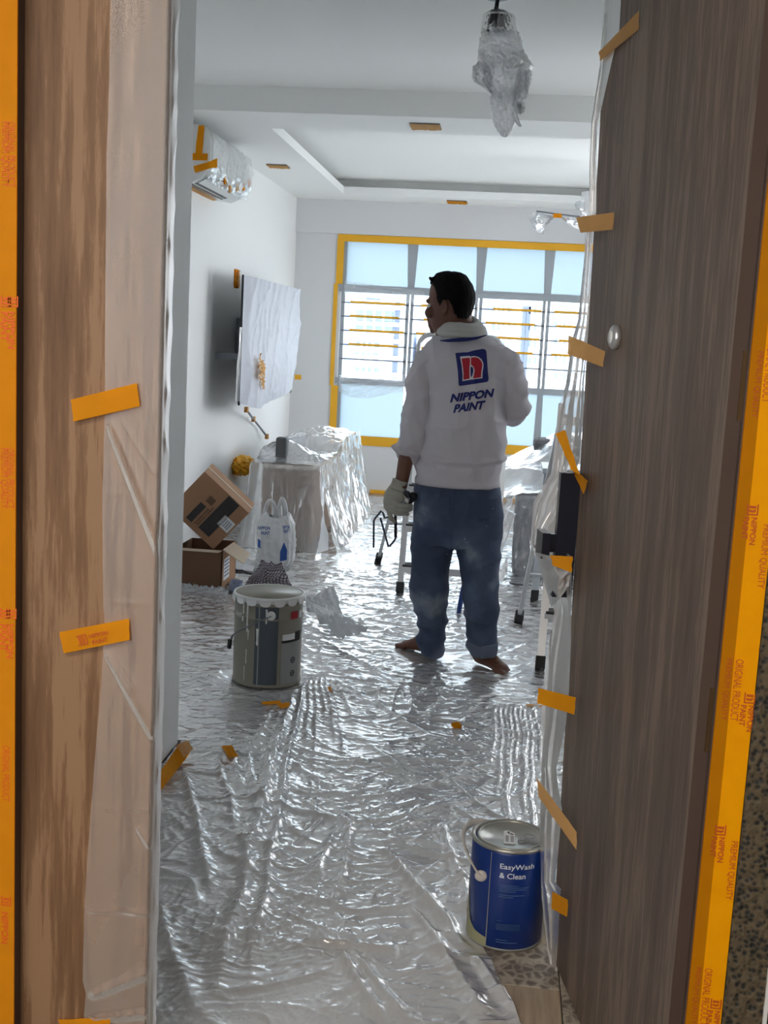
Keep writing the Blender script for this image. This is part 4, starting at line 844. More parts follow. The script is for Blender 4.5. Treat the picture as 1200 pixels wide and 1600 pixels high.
for (xa, xb, ztop, sy) in ((-.075, -.012, .41, 0), (.004, .05, .425, .01)):
    pts = [(cx_+xa, Yg+sy, .26), (cx_+xa-.002, Yg+sy, .33), (cx_+xa+.012, Yg+sy, ztop-.02), (cx_+(xa+xb)/2, Yg+sy, ztop), (cx_+xb-.008, Yg+sy, ztop-.025), (cx_+xb+.004, Yg+sy, .33), (cx_+xb+.004, Yg+sy, .27)]
    pv = [np.array(p) for p in pts]; fine_ = []
    for i in range(len(pv)-1):
        for k in range(5): fine_.append(lerp(pv[i], pv[i+1], k/5))
    fine_ = [sum(fine_[max(0, i-2):i+3])/len(fine_[max(0, i-2):i+3]) for i in range(len(fine_))]
    MB().tube(fine_, [.019-.009*math.sin(math.pi*min(1, max(0, i/(len(fine_)-1)))) for i in range(len(fine_))], 8, flat=.6).build('handle', M['bag_film'], bag)
mat('bag_blue', srgb(40, 84, 160), .5)
def ybag(x, z): return Yg-.085
for s_, x_, z_, w_ in (('NIPPON', -.095, .235, .075), ('PAINT', -.075, .205, .055), ('NIPPON', .055, .25, .04), ('PAINT', .06, .225, .03)):
    put_text('bag_print', s_, (cx_+x_, Yg-.093, z_), (1, .12 if x_ > 0 else -.1, .06), (0, 0, 1), .022, 'bag_blue', bag, bold=.03, maxw=w_)
MB().poly([(cx_+.045, Yg-.089, .05), (cx_+.085, Yg-.077, .06), (cx_+.085, Yg-.077, .12), (cx_+.066, Yg-.085, .17), (cx_+.045, Yg-.089, .11)], (0, -.001, 0)).build('bag_print', M['bag_blue'], bag)
MB().poly([(cx_-.095, Yg-.082, .13), (cx_-.075, Yg-.088, .12), (cx_-.078, Yg-.088, .17), (cx_-.095, Yg-.082, .18)], (0, -.001, 0)).build('bag_print', M['bag_blue'], bag)

# ------------------------------------------------------------------ big pail
mat('pail_metal', srgb(146, 142, 130), .42, metal=.25, var=.12, vscale=6); mat('pail_dark', srgb(84, 92, 102), .4, metal=.2); mat('paint_white', (.86, .86, .86, 1), .35, var=.04, vscale=30); mat('pail_label', srgb(150, 150, 150), .5); mat('red', srgb(170, 30, 40), .5)
px0, py0 = PAIL[0], PAIL[1]; pail = empty('paint_pail', 'large grey metal paint pail with drips and white-smeared lid', 'pail', loc=(px0, py0, 0)); R_ = .138; Hp = .375
MB().lathe([(R_-.004, .004), (R_+.002, .006), (R_+.002, .014), (R_-.001, .018), (R_, .10), (R_, .28), (R_+.004, .285), (R_, .291), (R_, .335), (R_+.005, .341), (R_, .347), (R_, .37)], (px0, py0, 0), 72).build('body', M['pail_metal'], pail)
lid = MB().lathe([(R_+.003, .350), (R_+.006, .366), (R_+.005, .372), (R_+.001, .373), (R_-.004, .368), (R_-.010, .364), (.01, .365)], (px0, py0, 0), 72).build('lid', M['paint_white'], pail)
for k in range(16):   # crimped lugs
    a = 2*math.pi*k/16+.1; c = np.array([px0+(R_+.006)*math.cos(a), py0+(R_+.006)*math.sin(a), .352]); tx = np.array([-math.sin(a), math.cos(a), 0]); rd = np.array([math.cos(a), math.sin(a), 0])
    pts = [c+tx*.022*math.cos(q)+np.array([0, 0, -.013*max(0, math.sin(q))+(.008 if math.sin(q) <= 0 else 0)])+rd*.001 for q in np.linspace(0, math.pi, 9)]+[c-tx*.022+np.array([0, 0, .010]), c+tx*.022+np.array([0, 0, .010])]
    lg = MB().poly(pts, rd*.0025).build('lug', M['paint_white'], lid)
def cyl_patch(name, a0, a1, z0, z1, R0, m_, par, cxy=None, n=14, nz=2):
    cxy = cxy or (px0, py0); u_, v_ = np.meshgrid(np.linspace(a0, a1, n), np.linspace(z0, z1, nz), indexing='ij')
    return grid(name, np.stack([cxy[0]+R0*np.cos(u_), cxy[1]+R0*np.sin(u_), v_], -1), M[m_], par)
def ang(px_, cxy, R0):   # angle on a cylinder seen at image column px_
    a = np.linspace(-math.pi+.05, -.05, 400); x = cxy[0]+R0*np.cos(a); y = cxy[1]+R0*np.sin(a); z = .2
    P_ = np.stack([x, y, z+0*x], 1)-C0; c_ = P_ @ AX.T; px2 = 600+FPX*c_[:, 0]/c_[:, 2]; return float(np.interp(px_, px2, a))
def pcol(x): return ang(x, (px0, py0), R_)
cyl_patch('dark_band', pcol(398), pcol(434), .02, .345, R_+.0015, 'pail_dark', pail, n=10)
cyl_patch('seam', pcol(403), pcol(405), .01, .35, R_+.003, 'pail_label', pail, n=3)
cyl_patch('label_panel', pcol(440), pcol(466), .02, .19, R_+.0015, 'pail_label', pail)
cyl_patch('label_panel', pcol(441), pcol(460), .20, .225, R_+.0015, 'paper', pail)
cyl_patch('label_print', pcol(440), pcol(467), .19, .20, R_+.002, 'ink', pail); cyl_patch('label_print', pcol(460), pcol(468), .19, .23, R_+.002, 'ink', pail)
cyl_patch('label_print', pcol(452), pcol(462), .285, .315, R_+.006, 'red', pail); cyl_patch('label_print', pcol(464), pcol(468), .285, .315, R_+.0055, 'paper', pail)
def wrap_mesh(name, P_, F_, m_, par, cxy, R0, x_angle0):
    a = x_angle0+P_[:, 0]/R0; V = np.stack([cxy[0]+R0*np.cos(a), cxy[1]+R0*np.sin(a), P_[:, 1]], 1); return mesh(name, V, F_, M[m_], par)
def wrap_text(name, s, a0, z, h, m_, par, cxy, R0, bold=0., maxw=None, slant=0):
    V, F, wd = textmesh(name, s, bold); me = None; k = h/wd[1]; kx = k if maxw is None else maxw/wd[0]
    bm = bmesh.new(); vs = [bm.verts.new(q) for q in V]; bm.verts.ensure_lookup_table()
    for f in F:
        try: bm.faces.new([vs[i] for i in f])
        except ValueError: pass
    bmesh.ops.subdivide_edges(bm, edges=[e for e in bm.edges if e.calc_length() > .25], cuts=2); bmesh.ops.triangulate(bm, faces=bm.faces)
    bm.verts.index_update(); P_ = np.array([q.co[:] for q in bm.verts]); F_ = [[q.index for q in f.verts] for f in bm.faces]; bm.free()
    P2 = np.stack([P_[:, 0]*kx, z+P_[:, 1]*k+slant*P_[:, 0]*kx, 0*P_[:, 0]], 1); return wrap_mesh(name, P2, F_, m_, par, cxy, R0, a0)
wrap_text('pail_print', 'NIPPON', pcol(366), .308, .022, 'paper', pail, (px0, py0), R_+.003, bold=.02, maxw=.055); wrap_text('pail_print', 'PAINT', pcol(369), .281, .020, 'paper', pail, (px0, py0), R_+.003, bold=.02, maxw=.045)
for zc in (.115, .06):   # round emblems on the label
    a_ = pcol(458); V = []; F = []; nn_ = 24
    for k in range(nn_):
        q = 2*math.pi*k/nn_
        for r_ in (.013, .008): V.append((r_*math.cos(q), zc+r_*math.sin(q), 0))
    F = [(2*k, 2*k+1, (2*k+3) % (2*nn_), (2*k+2) % (2*nn_)) for k in range(nn_)]; wrap_mesh('label_print', np.array(V), F, 'ink', pail, (px0, py0), R_+.0025, a_)
    wrap_mesh('label_print', np.array([(-.006, zc-.003, 0), (.006, zc-.003, 0), (.006, zc+.003, 0), (-.006, zc+.003, 0)]), [(0, 1, 2, 3)], 'ink', pail, (px0, py0), R_+.0025, a_)
for x_, zb_, zt2, w_ in ((380, .30, .35, 1.2), (386, .23, .35, 1.4), (388, .20, .24, 1), (402, .18, .25, 2), (386, .10, .16, .8), (384, .03, .09, .6), (415, .27, .33, 1.6), (379, .27, .29, 1.5), (392, .34, .352, 4)):
    a0, a1 = pcol(x_-w_), pcol(x_+w_); u_, v_ = np.meshgrid(np.linspace(0, 1, 6), np.linspace(0, 1, 10), indexing='ij'); sh = np.interp(v_, [0, .08, .3, 1], [.3, 1, .6, 1]); aa_ = (a0+a1)/2+(u_-.5)*(a1-a0)*sh
    rr_ = R_+.0025+.003*np.sin(np.pi*u_); grid('paint_drip', np.stack([px0+rr_*np.cos(aa_), py0+rr_*np.sin(aa_), lerp(zb_, zt2, v_)], -1), M['paint_white'], pail)
ea = pcol(422); ec = np.array([px0+(R_+.004)*math.cos(ea), py0+(R_+.004)*math.sin(ea), .305]); er = np.array([math.cos(ea), math.sin(ea), 0])
MB().tube([ec-er*.002, ec+er*.006, ec+er*.009], [.018, .018, .012], 20).build('bail_ear', M['paint_white'], pail)
hl = pcol(359.5); he = np.array([px0-.147, py0-.03, .16])
ha_ = math.atan2(he[1]-py0, he[0]-px0); ha_ = ha_-2*math.pi if ha_ > 0 else ha_; pts = [np.array([px0+(R_+.012)*math.cos(lerp(ea, ha_, t)), py0+(R_+.012)*math.sin(lerp(ea, ha_, t)), lerp(.305, .168, t**1.1)]) for t in np.linspace(0, 1, 9)]
hb = MB().tube(pts, .0028, 8).build('bail', M['alu_dark'], pail); MB().tube([he+np.array([0, -.012, .010]), he+np.array([-.004, -.004, -.028])], .009, 10).build('bail_grip', M['black'], hb)
MB().tube([he, he+np.array([-.005, .12, .02]), (px0-.1, py0+.115, .24), (px0-.05, py0+.137, .305)], .0028, 8).build('bail_wire', M['alu_dark'], hb)
# ------------------------------------------------------------------ blue can
mat('can_blue', srgb(10, 46, 116), .35, spec=.5); mat('can_tin', srgb(170, 170, 164), .3, metal=.6); mat('can_sage', srgb(150, 150, 118), .5); mat('can_text', srgb(214, 220, 228), .5); mat('can_text_dim', srgb(70, 96, 140), .5); mat('can_panel', srgb(24, 54, 104), .5); mat('handle_cream', srgb(196, 190, 184), .4)
cx0, cy0 = CAN[0], CAN[1]; Rc = .0905; Hc = .252; can = empty('paint_can', 'royal blue paint can with grey lid and cream bail handle', 'can', loc=(cx0, cy0, 0))
MB().lathe([(Rc-.004, .003), (Rc, .006), (Rc, Hc-.012), (Rc-.002, Hc-.006)], (cx0, cy0, 0), 72).build('body', M['can_blue'], can)
MB().lathe([(Rc-.002, Hc-.008), (Rc+.0025, Hc-.006), (Rc+.0025, Hc), (Rc-.002, Hc+.002), (Rc-.006, Hc), (Rc-.008, Hc-.006)], (cx0, cy0, 0), 72, cap=False).build('top_rim', M['can_tin'], can)
MB().lathe([(Rc-.0065, Hc-.004), (Rc-.009, Hc-.009), (Rc-.013, Hc-.008)], (cx0, cy0, 0), 72, cap=False).build('rim_groove', M['black'], can)
ld = MB().lathe([(Rc-.011, Hc-.008), (Rc-.012, Hc-.001), (Rc-.014, Hc+.0005), (Rc-.017, Hc-.001), (Rc-.019, Hc-.005), (.002, Hc-.005)], (cx0, cy0, 0), 72).build('lid', M['can_tin'], can)
MB().lathe([(Rc-.001, .002), (Rc+.0015, .004), (Rc, .008)], (cx0, cy0, 0), 72, cap=False).build('bottom_rim', M['can_tin'], can)
def ccol(x): return ang(x, (cx0, cy0), Rc)
def cpat(name, x0_, x1_, z0, z1, m_, dr_=.001): return cyl_patch(name, ccol(x0_), ccol(x1_), z0, z1, Rc+dr_, m_, can, (cx0, cy0))
a_s = ccol(767)
cyl_patch('label_seam', a_s-.012, a_s+.012, .004, Hc-.01, Rc+.0015, 'can_tin', can, (cx0, cy0), n=3)
u_, v_ = np.meshgrid(np.linspace(0, 1, 24), np.linspace(0, 1, 2), indexing='ij'); aa_ = lerp(-math.pi+.05, a_s-.012, u_); zz_ = lerp(.006, np.interp(u_, [0, .35, .6, 1], [.16, .05, .034, .028]), v_)
grid('label_sage', np.stack([cx0+(Rc+.0008)*np.cos(aa_), cy0+(Rc+.0008)*np.sin(aa_), zz_], -1), M['can_sage'], can)
ta = ccol(781)
wrap_text('can_print', 'EasyWash', ta, .203, .0165, 'can_text', can, (cx0, cy0), Rc+.001, bold=.012, maxw=.084); wrap_text('can_print', '& Clean', ta, .184, .0135, 'can_text', can, (cx0, cy0), Rc+.001, bold=.012, maxw=.062)
def cbar(z, x1, h=.0018, x0_=782): cpat('can_print', x0_, x1, z, z+h, 'can_text_dim')
for k, x1 in enumerate((812, 828, 824, 808)): cbar(.166-k*.0048, x1)
for k, x1 in enumerate((822, 804)): cbar(.142-k*.0048, x1)
cpat('label_panel', 781, 818, .055, .072, 'can_panel'); cbar(.0765, 788)
for k, x1 in enumerate((800, 816)): cbar(.030-k*.006, x1)
# sticker and scribble on the lid
zl_ = Hc-.0045
st = MB().poly([(cx0-.016, cy0-.042, zl_), (cx0+.012, cy0-.040, zl_), (cx0+.010, cy0+.022, zl_), (cx0-.004, cy0+.034, zl_), (cx0-.016, cy0+.03, zl_)], (0, 0, .0005)).build('lid_sticker', M['paper'], can)
for k in range(2): MB().poly([(cx0-.012+.012*k, cy0-.032, zl_+.0008), (cx0-.004+.012*k, cy0-.032, zl_+.0008), (cx0-.004+.012*k, cy0+.004, zl_+.0008), (cx0-.012+.012*k, cy0+.004, zl_+.0008)]).build('sticker_print', M['pail_label'], st)
MB().poly([(cx0-.008, cy0+.020, zl_+.001), (cx0+.004, cy0+.008, zl_+.001), (cx0+.008, cy0+.014, zl_+.001), (cx0-.002, cy0+.018, zl_+.001), (cx0-.004, cy0+.03, zl_+.001)]).build('sticker_print', M['ink'], st)
for (x_, y_, r_) in ((.045, .012, .013), (.026, -.022, .009), (.038, -.012, .006)):
    MB().tube([(cx0+x_+r_*math.cos(q), cy0+y_+r_*.9*math.sin(q), zl_) for q in np.linspace(0, 6, 20)], .0007, 5).build('lid_stamp', M['alu_dark'], can)
# handle: strap from a lug at the front left round behind the rim
la = ccol(755); l0 = np.array([cx0+(Rc+.004)*math.cos(la), cy0+(Rc+.004)*math.sin(la), .178])
ctrl = [l0, l0+np.array([-.012, -.004, .010]), np.array([cx0-.098, cy0-.05, .215]), np.array([cx0-.112, cy0-.005, .235]), np.array([cx0-.105, cy0+.045, .245]), np.array([cx0-.075, cy0+.082, .243]), np.array([cx0-.03, cy0+.097, .228]), np.array([cx0+.03, cy0+.092, .20])]
fine_ = []
for i in range(len(ctrl)-1):
    p0, p1, p2, p3_ = ctrl[max(i-1, 0)], ctrl[i], ctrl[i+1], ctrl[min(i+2, len(ctrl)-1)]
    for k in range(6): t = k/6; fine_.append(.5*((2*p1)+(-p0+p2)*t+(2*p0-5*p1+4*p2-p3_)*t*t+(-p0+3*p1-3*p2+p3_)*t**3))
fine_.append(ctrl[-1]); MB().tube(fine_, [.0085]*len(fine_), 10, flat=.35).build('handle', M['handle_cream'], can)
MB().ball(l0+np.array([-.001, -.002, -.002]), (.015, .0075, .014)).build('handle_lug', M['handle_cream'], can)

# ------------------------------------------------------------------ crumpled paper, cloth
def sheetlump(name, quad, z, lab, cat, m_, seed, amp=.03, lift=None, n=40):
    u_, v_ = np.meshgrid(np.linspace(0, 1, n), np.linspace(0, 1, n), indexing='ij'); a, b_, c, d_ = (np.array(q, float) for q in quad); U = u_[..., None]; V = v_[..., None]
    P_ = (a*(1-U)+b_*U)*(1-V)+(d_*(1-U)+c*U)*V
    P_[..., 2] = np.maximum(P_[..., 2]+amp*crumple(u_*1.3, v_*1.3, 1.5, seed)*1.0+(lift(u_, v_) if lift else 0), .006); P_[..., 1] -= amp*.6*crumple(u_, v_, 2, seed+3)
    return tag(grid(name, P_, M[m_], smooth=False), lab, cat)
mat('paper_matt', srgb(205, 208, 212), .7)
pa = [at_y(480, 958, 5.35), at_y(478, 938, 5.45), at_y(522, 917, 5.62), at_y(537, 968, 5.3)]
pw = sheetlump('crumpled_paper', pa, 0, 'crumpled grey-white paper sheet standing behind the pail', 'paper', 'paper_matt', 400, .03)
u_, v_ = np.meshgrid(np.linspace(0, 1, 30), np.linspace(0, 1, 20), indexing='ij')
def quadgrid(q, nu=30, nv=20):
    u_, v_ = np.meshgrid(np.linspace(0, 1, nu), np.linspace(0, 1, nv), indexing='ij'); a, b_, c, d_ = (np.array(k, float) for k in q); U = u_[..., None]; V = v_[..., None]; return (a*(1-U)+b_*U)*(1-V)+(d_*(1-U)+c*U)*V, u_, v_
P, u_, v_ = quadgrid([at_y(498, 962, 5.2), at_y(537, 965, 5.25), at_y(576, 985, 5.05), at_y(530, 1000, 4.98)]); P[..., 2] = np.maximum(P[..., 2]+.03*crumple(u_*2, v_, 1.5, 404)-.01, .006); grid('paper_fold', P, M['paper_matt'], pw, smooth=False)
P, u_, v_ = quadgrid([at_y(487, 940, 5.28), at_y(522, 955, 5.3), at_y(520, 975, 5.15), at_y(500, 975, 5.15)]); P[..., 1] -= .02*crumple(u_, v_, 2, 406); grid('paper_fold', P, M['paper_matt'], pw, smooth=False)
MB().tube([at_z(536, 968, .03), at_z(550, 964, .035), at_z(567, 957, .04)], .004, 5, flat=.4).build('paper_strip', M['paper_matt'], pw)
def lattice():
    ma = mat('lattice', srgb(150, 140, 150), .6); nt = ma.node_tree; N = nt.nodes.new; L = nt.links.new; b = nt.nodes['Principled BSDF']
    tc = N('ShaderNodeTexCoord'); br = N('ShaderNodeTexBrick'); br.inputs['Scale'].default_value = 6; br.inputs['Color1'].default_value = srgb(186, 176, 182); br.inputs['Color2'].default_value = srgb(160, 150, 160); br.inputs['Mortar'].default_value = srgb(40, 32, 44); br.inputs['Mortar Size'].default_value = .07; br.offset = 0; br.inputs['Brick Width'].default_value = .45; br.inputs['Row Height'].default_value = .4
    L(tc.outputs['UV'], br.inputs['Vector']); L(br.outputs[0], b.inputs['Base Color'])
lattice()
P, u_, v_ = quadgrid([at_z(372, 930, .01), at_y(408, 880, 5.75), at_y(440, 884, 5.75), at_z(458, 925, .01)], 50, 50)
P[..., 2] = np.maximum(P[..., 2]+.02*ridge(u_*2, v_*2, 411, 3)+.03*np.sin(np.pi*u_)*np.sin(np.pi*v_), .008); P[..., 1] -= .12*np.sin(np.pi*u_)*np.sin(np.pi*v_)
cl = tag(grid('packing_mesh', P, M['lattice']), 'grey checked packing cloth peaked up behind the pail', 'cloth')
uvl = cl.data.uv_layers.new(name='uv'); idx = np.zeros(len(cl.data.loops), int); cl.data.loops.foreach_get('vertex_index', idx); uvs = np.stack([u_.ravel()[idx], v_.ravel()[idx]], 1)
uvs[:, 1] += .12*np.sin(uvs[:, 0]*5); uvl.data.foreach_set('uv', uvs.ravel().astype(np.float32))
P, u_, v_ = quadgrid([at_z(356, 925, .01), at_z(362, 905, .03), at_z(380, 908, .03), at_z(376, 928, .01)], 14, 14); P[..., 2] += .015*crumple(u_, v_, 2, 415)
tag(grid('cloth_scrap', P, M['ink_blue']), 'small grey-violet scrap left of the checked packing cloth', 'cloth')
P, u_, v_ = quadgrid([at_z(352, 890, .01), at_z(372, 868, .02), at_z(400, 880, .01), at_z(395, 896, .01)], 14, 14); P[..., 2] += .02*crumple(u_, v_, 2, 417)
tag(grid('paper_scrap', P, M['paper_matt']), 'pale paper scrap lying between the boxes and the carrier bag', 'paper')

# ------------------------------------------------------------------ stepladders
def rail(b, p, q, w_=.024, d_=.016):
    p = np.array(p, float); q = np.array(q, float); t = q-p; L_ = np.linalg.norm(t); t /= L_; x = np.array([1., 0, 0]); x = x-t*(x@t); x /= np.linalg.norm(x); y = np.cross(t, x); return b.obox((p+q)/2, (x, y, t), (d_, w_, L_/2))
def foot(name, p, t, par):
    p = np.array(p, float); t = np.array(t, float); t /= np.linalg.norm(t); x = np.array([1., 0, 0]); y = np.cross(t, x); y /= np.linalg.norm(y); return MB().obox(p+t*.028, (x, y, t), (.021, .028, .028)).build(name, M['rubber'], par)
def ladder(lab, x0, x1, yf, yr, ztop, ytop, treads, hoop, inset=.03, rsx=(-.09, .09)):
    ld_ = empty('stepladder', lab, 'ladder', loc=((x0+x1)/2, (yf+yr)/2, 0)); tops = []
    for s_, x in ((1, x0), (-1, x1)):
        a = np.array([x, yf, .008]); c = np.array([x+s_*inset, ytop, ztop]); rail(MB(), a, c).build('front_rail', M['alu_bright'], ld_) if False else rail(MB(), a, c).build('front_rail', M['alu_bright'], ld_); foot('foot', a, c-a, ld_); tops.append((a, c))
        xr = x+(rsx[0] if s_ > 0 else rsx[1]); a2 = np.array([xr, yr, .008]); c2 = np.array([x+s_*inset, ytop+.04, ztop-.06]); rail(MB(), a2, c2, .016, .010).build('rear_rail', M['alu_bright'], ld_); foot('foot', a2, c2-a2, ld_)
    for z in treads:
        t_ = (z-.008)/(ztop-.008); y = lerp(yf, ytop, t_); xa, xb = x0+inset*t_, x1-inset*t_
        tr_ = MB().box((xa, y-.035, z-.04), (xb, y+.045, z), .003).build('tread', M['alu_bright'], ld_)
        MB().box((xa+.005, y-.04, z-.004), (xa+.055, y+.045, z+.006)).build('tread_cap', M['rubber'], tr_); MB().box((xb-.055, y-.04, z-.004), (xb-.005, y+.045, z+.006)).build('tread_cap', M['rubber'], tr_)
    for z in (.28,):
        t_ = z/ztop; y = lerp(yr, ytop+.04, t_); MB().tube([(x0+rsx[0]+(inset-rsx[0])*t_, y, z), (x1+rsx[1]-(inset+rsx[1])*t_, y, z)], .009, 8).build('rear_brace', M['alu_bright'], ld_)
    if hoop:
        xa, xb = x0+inset, x1-inset; zt3 = hoop; pts = [(xa, ytop, ztop-.15)]+[(xa, ytop+.02, zt3-.07)]+[(xa+.07-.07*math.cos(q), ytop+.03, zt3-.07+.07*math.sin(q)) for q in np.linspace(.2, math.pi/2, 6)]+[(xb-.07+.07*math.sin(q), ytop+.03, zt3-.07+.07*math.cos(q)) for q in np.linspace(0, 1.4, 6)]+[(xb, ytop+.02, zt3-.07), (xb, ytop, ztop-.15)]
        MB().tube(pts, .015, 10).build('hand_hoop', M['alu_bright'], ld_)
    return ld_
ladder('silver stepladder with tall hand hoop standing behind the painter', -.525, -.05, 6.29, 7.13, 1.02, 6.66, (.157, .377, .593, .81, 1.0), 1.445, inset=.0, rsx=(-.22, -.12))
ladder('silver stepladder half hidden by the open door', .222, .66, 4.96, 5.80, 1.15, 5.36, (.25, .52, .80, 1.1), None, inset=.03)
l3 = empty('trestle', 'aluminium trestle leg with black foot behind the half hidden stepladder', 'trestle', loc=(.4, 6.35, 0))
for x in (.225, .70): a = np.array([x, 6.35, .008]); c = np.array([x+.03, 6.5, .72]); rail(MB(), a, c, .02, .02).build('leg', M['alu'], l3); foot('foot', a, c-a, l3)
MB().box((.22, 6.35, .72), (.78, 6.7, .75), .004).build('platform', M['alu'], l3)
# blue-handled brush hanging from the near tread of the ladder
hd = at_y(716, 962, 5.9); hu = at_y(724, 918, 5.9)
br_ = empty('paint_brush', 'blue brush handle hanging between the painter\'s legs', 'brush', loc=tuple(hd))
mat('blue_plastic', srgb(24, 60, 130), .35); MB().tube([hd, lerp(hd, hu, .5), hu, hu+(hu-hd)*.25], [.011, .014, .013, .007], 12).build('handle', M['blue_plastic'], br_)
MB().tube([hu+(hu-hd)*.2, hu+(hu-hd)*.9, hu+(hu-hd)*1.6+np.array([.0, .28, .02])], .004, 8).build('wire', M['alu_bright'], br_)

# ------------------------------------------------------------------ the block across the street
mat('facade', srgb(205, 214, 232), .85); mat('facade_blue', srgb(160, 180, 220), .85); mat('facade_white', (.85, .87, .9, 1), .85); mat('far_glass', srgb(110, 128, 150), .3); mat('far_dark', srgb(90, 98, 120), .7)
struct(MB().box((-150, 20, -31), (150, 200, -30)).build('ground', mat('ground_grey', (.30, .32, .30, 1), .9)))
YB = 46.
blk = empty('apartment_building', 'pale high-rise apartment block across the street seen through the window grille', 'building', loc=(-1, YB, -30))
def fx(x): return at_y(x, 560, YB)[0]
def fz(x, y): return at_y(x, y, YB)[2]
def vol(xa, xb, ytop_, Y0, Y1, m_): return MB().box((fx(xa), Y0, -30), (fx(xb), Y1, fz((xa+xb)/2, ytop_))).build('wall', M[m_], blk)
vol(548, 634, 458, YB, YB+10, 'facade'); vol(500, 560, 445, YB+4, YB+14, 'facade_blue'); vol(740, 792, 448, YB+2, YB+12, 'facade_blue'); vol(790, 856, 462, YB, YB+10, 'facade_white'); vol(856, 930, 478, YB+1, YB+11, 'facade'); vol(640, 742, 520, YB+3, YB+13, 'facade_white')
def fwin(x0, y0, x1, y1, m_='far_glass', n_=3, name='window'):
    A = at_y(x0, y1, YB-.1); B = at_y(x1, y0, YB-.1); o = MB().box((A[0], YB-.15, A[2]), (B[0], YB+.05, B[2])).build(name, M[m_], blk)
    for k in range(1, n_): x = lerp(A[0], B[0], k/n_); MB().box((x-.05, YB-.22, A[2]), (x+.05, YB-.12, B[2])).build('window_bar', M['facade_white'], o)
    return o
for (a, b_, c, d_) in ((556, 488, 614, 500), (556, 508, 614, 514), (556, 536, 592, 541), (554, 552, 590, 560), (554, 575, 592, 586)): fwin(a, b_, c, d_, 'far_glass', 4)
for (a, b_, c, d_) in ((572, 466, 594, 468),): fwin(a, b_, c, d_, 'far_dark', 1)
for x in (617, 621): fwin(x-1.5, 472, x+1, 592, 'far_dark', 1, 'downpipe')
for x in (816, 823): fwin(x-1, 478, x+.8, 592, 'far_dark', 1, 'downpipe')
for r in range(4): fwin(768, 478+26*r, 798, 489+26*r, 'far_glass', 4); fwin(826, 480+26*r, 838, 490+26*r, 'far_glass', 2); fwin(866, 502+27*r, 884, 511+27*r, 'far_glass', 3)
for k in range(5): A = at_y(548, 478+26*k, YB); B = at_y(634, 478+26*k, YB); MB().box((A[0], YB-.35, A[2]-.08), (B[0], YB+.1, A[2]+.08)).build('ledge', M['facade_white'], blk)
# ------------------------------------------------------------------ the painter
mat('skin', srgb(104, 66, 52), .5, var=.08, vscale=20); mat('hair', srgb(13, 12, 16), .8, spec=.15, bump=.5, bscale=220); mat('shirt', srgb(200, 196, 203), .85, bump=.05, bscale=300)  # shirt greyed below its real white: shade on his back put into the colour
mat('glove', srgb(172, 170, 160), .85, bump=.3, bscale=400); mat('logo_blue', srgb(16, 30, 104), .7); mat('logo_red', srgb(178, 22, 44), .7); mat('logo_white', srgb(226, 224, 230), .7); mat('towel', srgb(190, 190, 186), .95, bump=.3, bscale=260)
def denim():
    ma = mat('denim', srgb(48, 62, 88), .8); nt = ma.node_tree; N = nt.nodes.new; L = nt.links.new; b = nt.nodes['Principled BSDF']
    tc = N('ShaderNodeTexCoord'); n1 = N('ShaderNodeTexNoise'); n1.inputs['Scale'].default_value = 5.5; n1.inputs['Detail'].default_value = 4; L(tc.outputs['Object'], n1.inputs['Vector'])
    cr = N('ShaderNodeValToRGB'); e = cr.color_ramp.elements; e[0].position = .42; e[0].color = srgb(56, 69, 95); e[1].position = .74; e[1].color = srgb(140, 148, 162); q = e.new(.58); q.color = srgb(78, 92, 118); L(n1.outputs[0], cr.inputs[0])
    vo = N('ShaderNodeTexNoise'); vo.inputs['Scale'].default_value = 55; vo.inputs['Detail'].default_value = 2; L(tc.outputs['Object'], vo.inputs['Vector'])
    c2 = N('ShaderNodeValToRGB'); c2.color_ramp.elements[0].position = .76; c2.color_ramp.elements[0].color = (0, 0, 0, 1); c2.color_ramp.elements[1].position = .78; c2.color_ramp.elements[1].color = (1, 1, 1, 1); L(vo.outputs[0], c2.inputs[0])
    mx = N('ShaderNodeMix'); mx.data_type = 'RGBA'; L(c2.outputs[0], mx.inputs[0]); L(cr.outputs[0], mx.inputs[6]); mx.inputs[7].default_value = (.7, .72, .75, 1); L(mx.outputs[2], b.inputs['Base Color'])
denim()
def remesh(mb, name, vox, m_, parent, it=6, disp=None):
    me = bpy.data.meshes.new('tmp'); me.from_pydata(mb.v, [], mb.f); bm = bmesh.new(); bm.from_mesh(me); bmesh.ops.recalc_face_normals(bm, faces=bm.faces); bm.to_mesh(me); bm.free()
    o = bpy.data.objects.new('tmp', me); COL.objects.link(o); md = o.modifiers.new('r', 'REMESH'); md.mode = 'VOXEL'; md.voxel_size = vox
    s_ = o.modifiers.new('s', 'SMOOTH'); s_.factor = .5; s_.iterations = it
    dg = bpy.context.evaluated_depsgraph_get(); dg.update(); m2 = bpy.data.meshes.new_from_object(o.evaluated_get(dg)); bpy.data.objects.remove(o)
    if disp is not None:
        n = len(m2.vertices); V = np.zeros(n*3, np.float32); m2.vertices.foreach_get('co', V); V = V.reshape(-1, 3).astype(float); Nn = np.zeros(n*3, np.float32); m2.vertices.foreach_get('normal', Nn); Nn = Nn.reshape(-1, 3)
        V += Nn*disp(V, Nn)[:, None]; m2.vertices.foreach_set('co', V.ravel().astype(np.float32)); m2.update()
    m2.name = name; m2.materials.clear(); m2.materials.append(M[m_]); m2.polygons.foreach_set('use_smooth', [True]*len(m2.polygons))
    r = bpy.data.objects.new(name, m2); link(r, parent); return r
YP = 4.93
def hx(x, y, Y=YP): return at_y(x, y, Y)
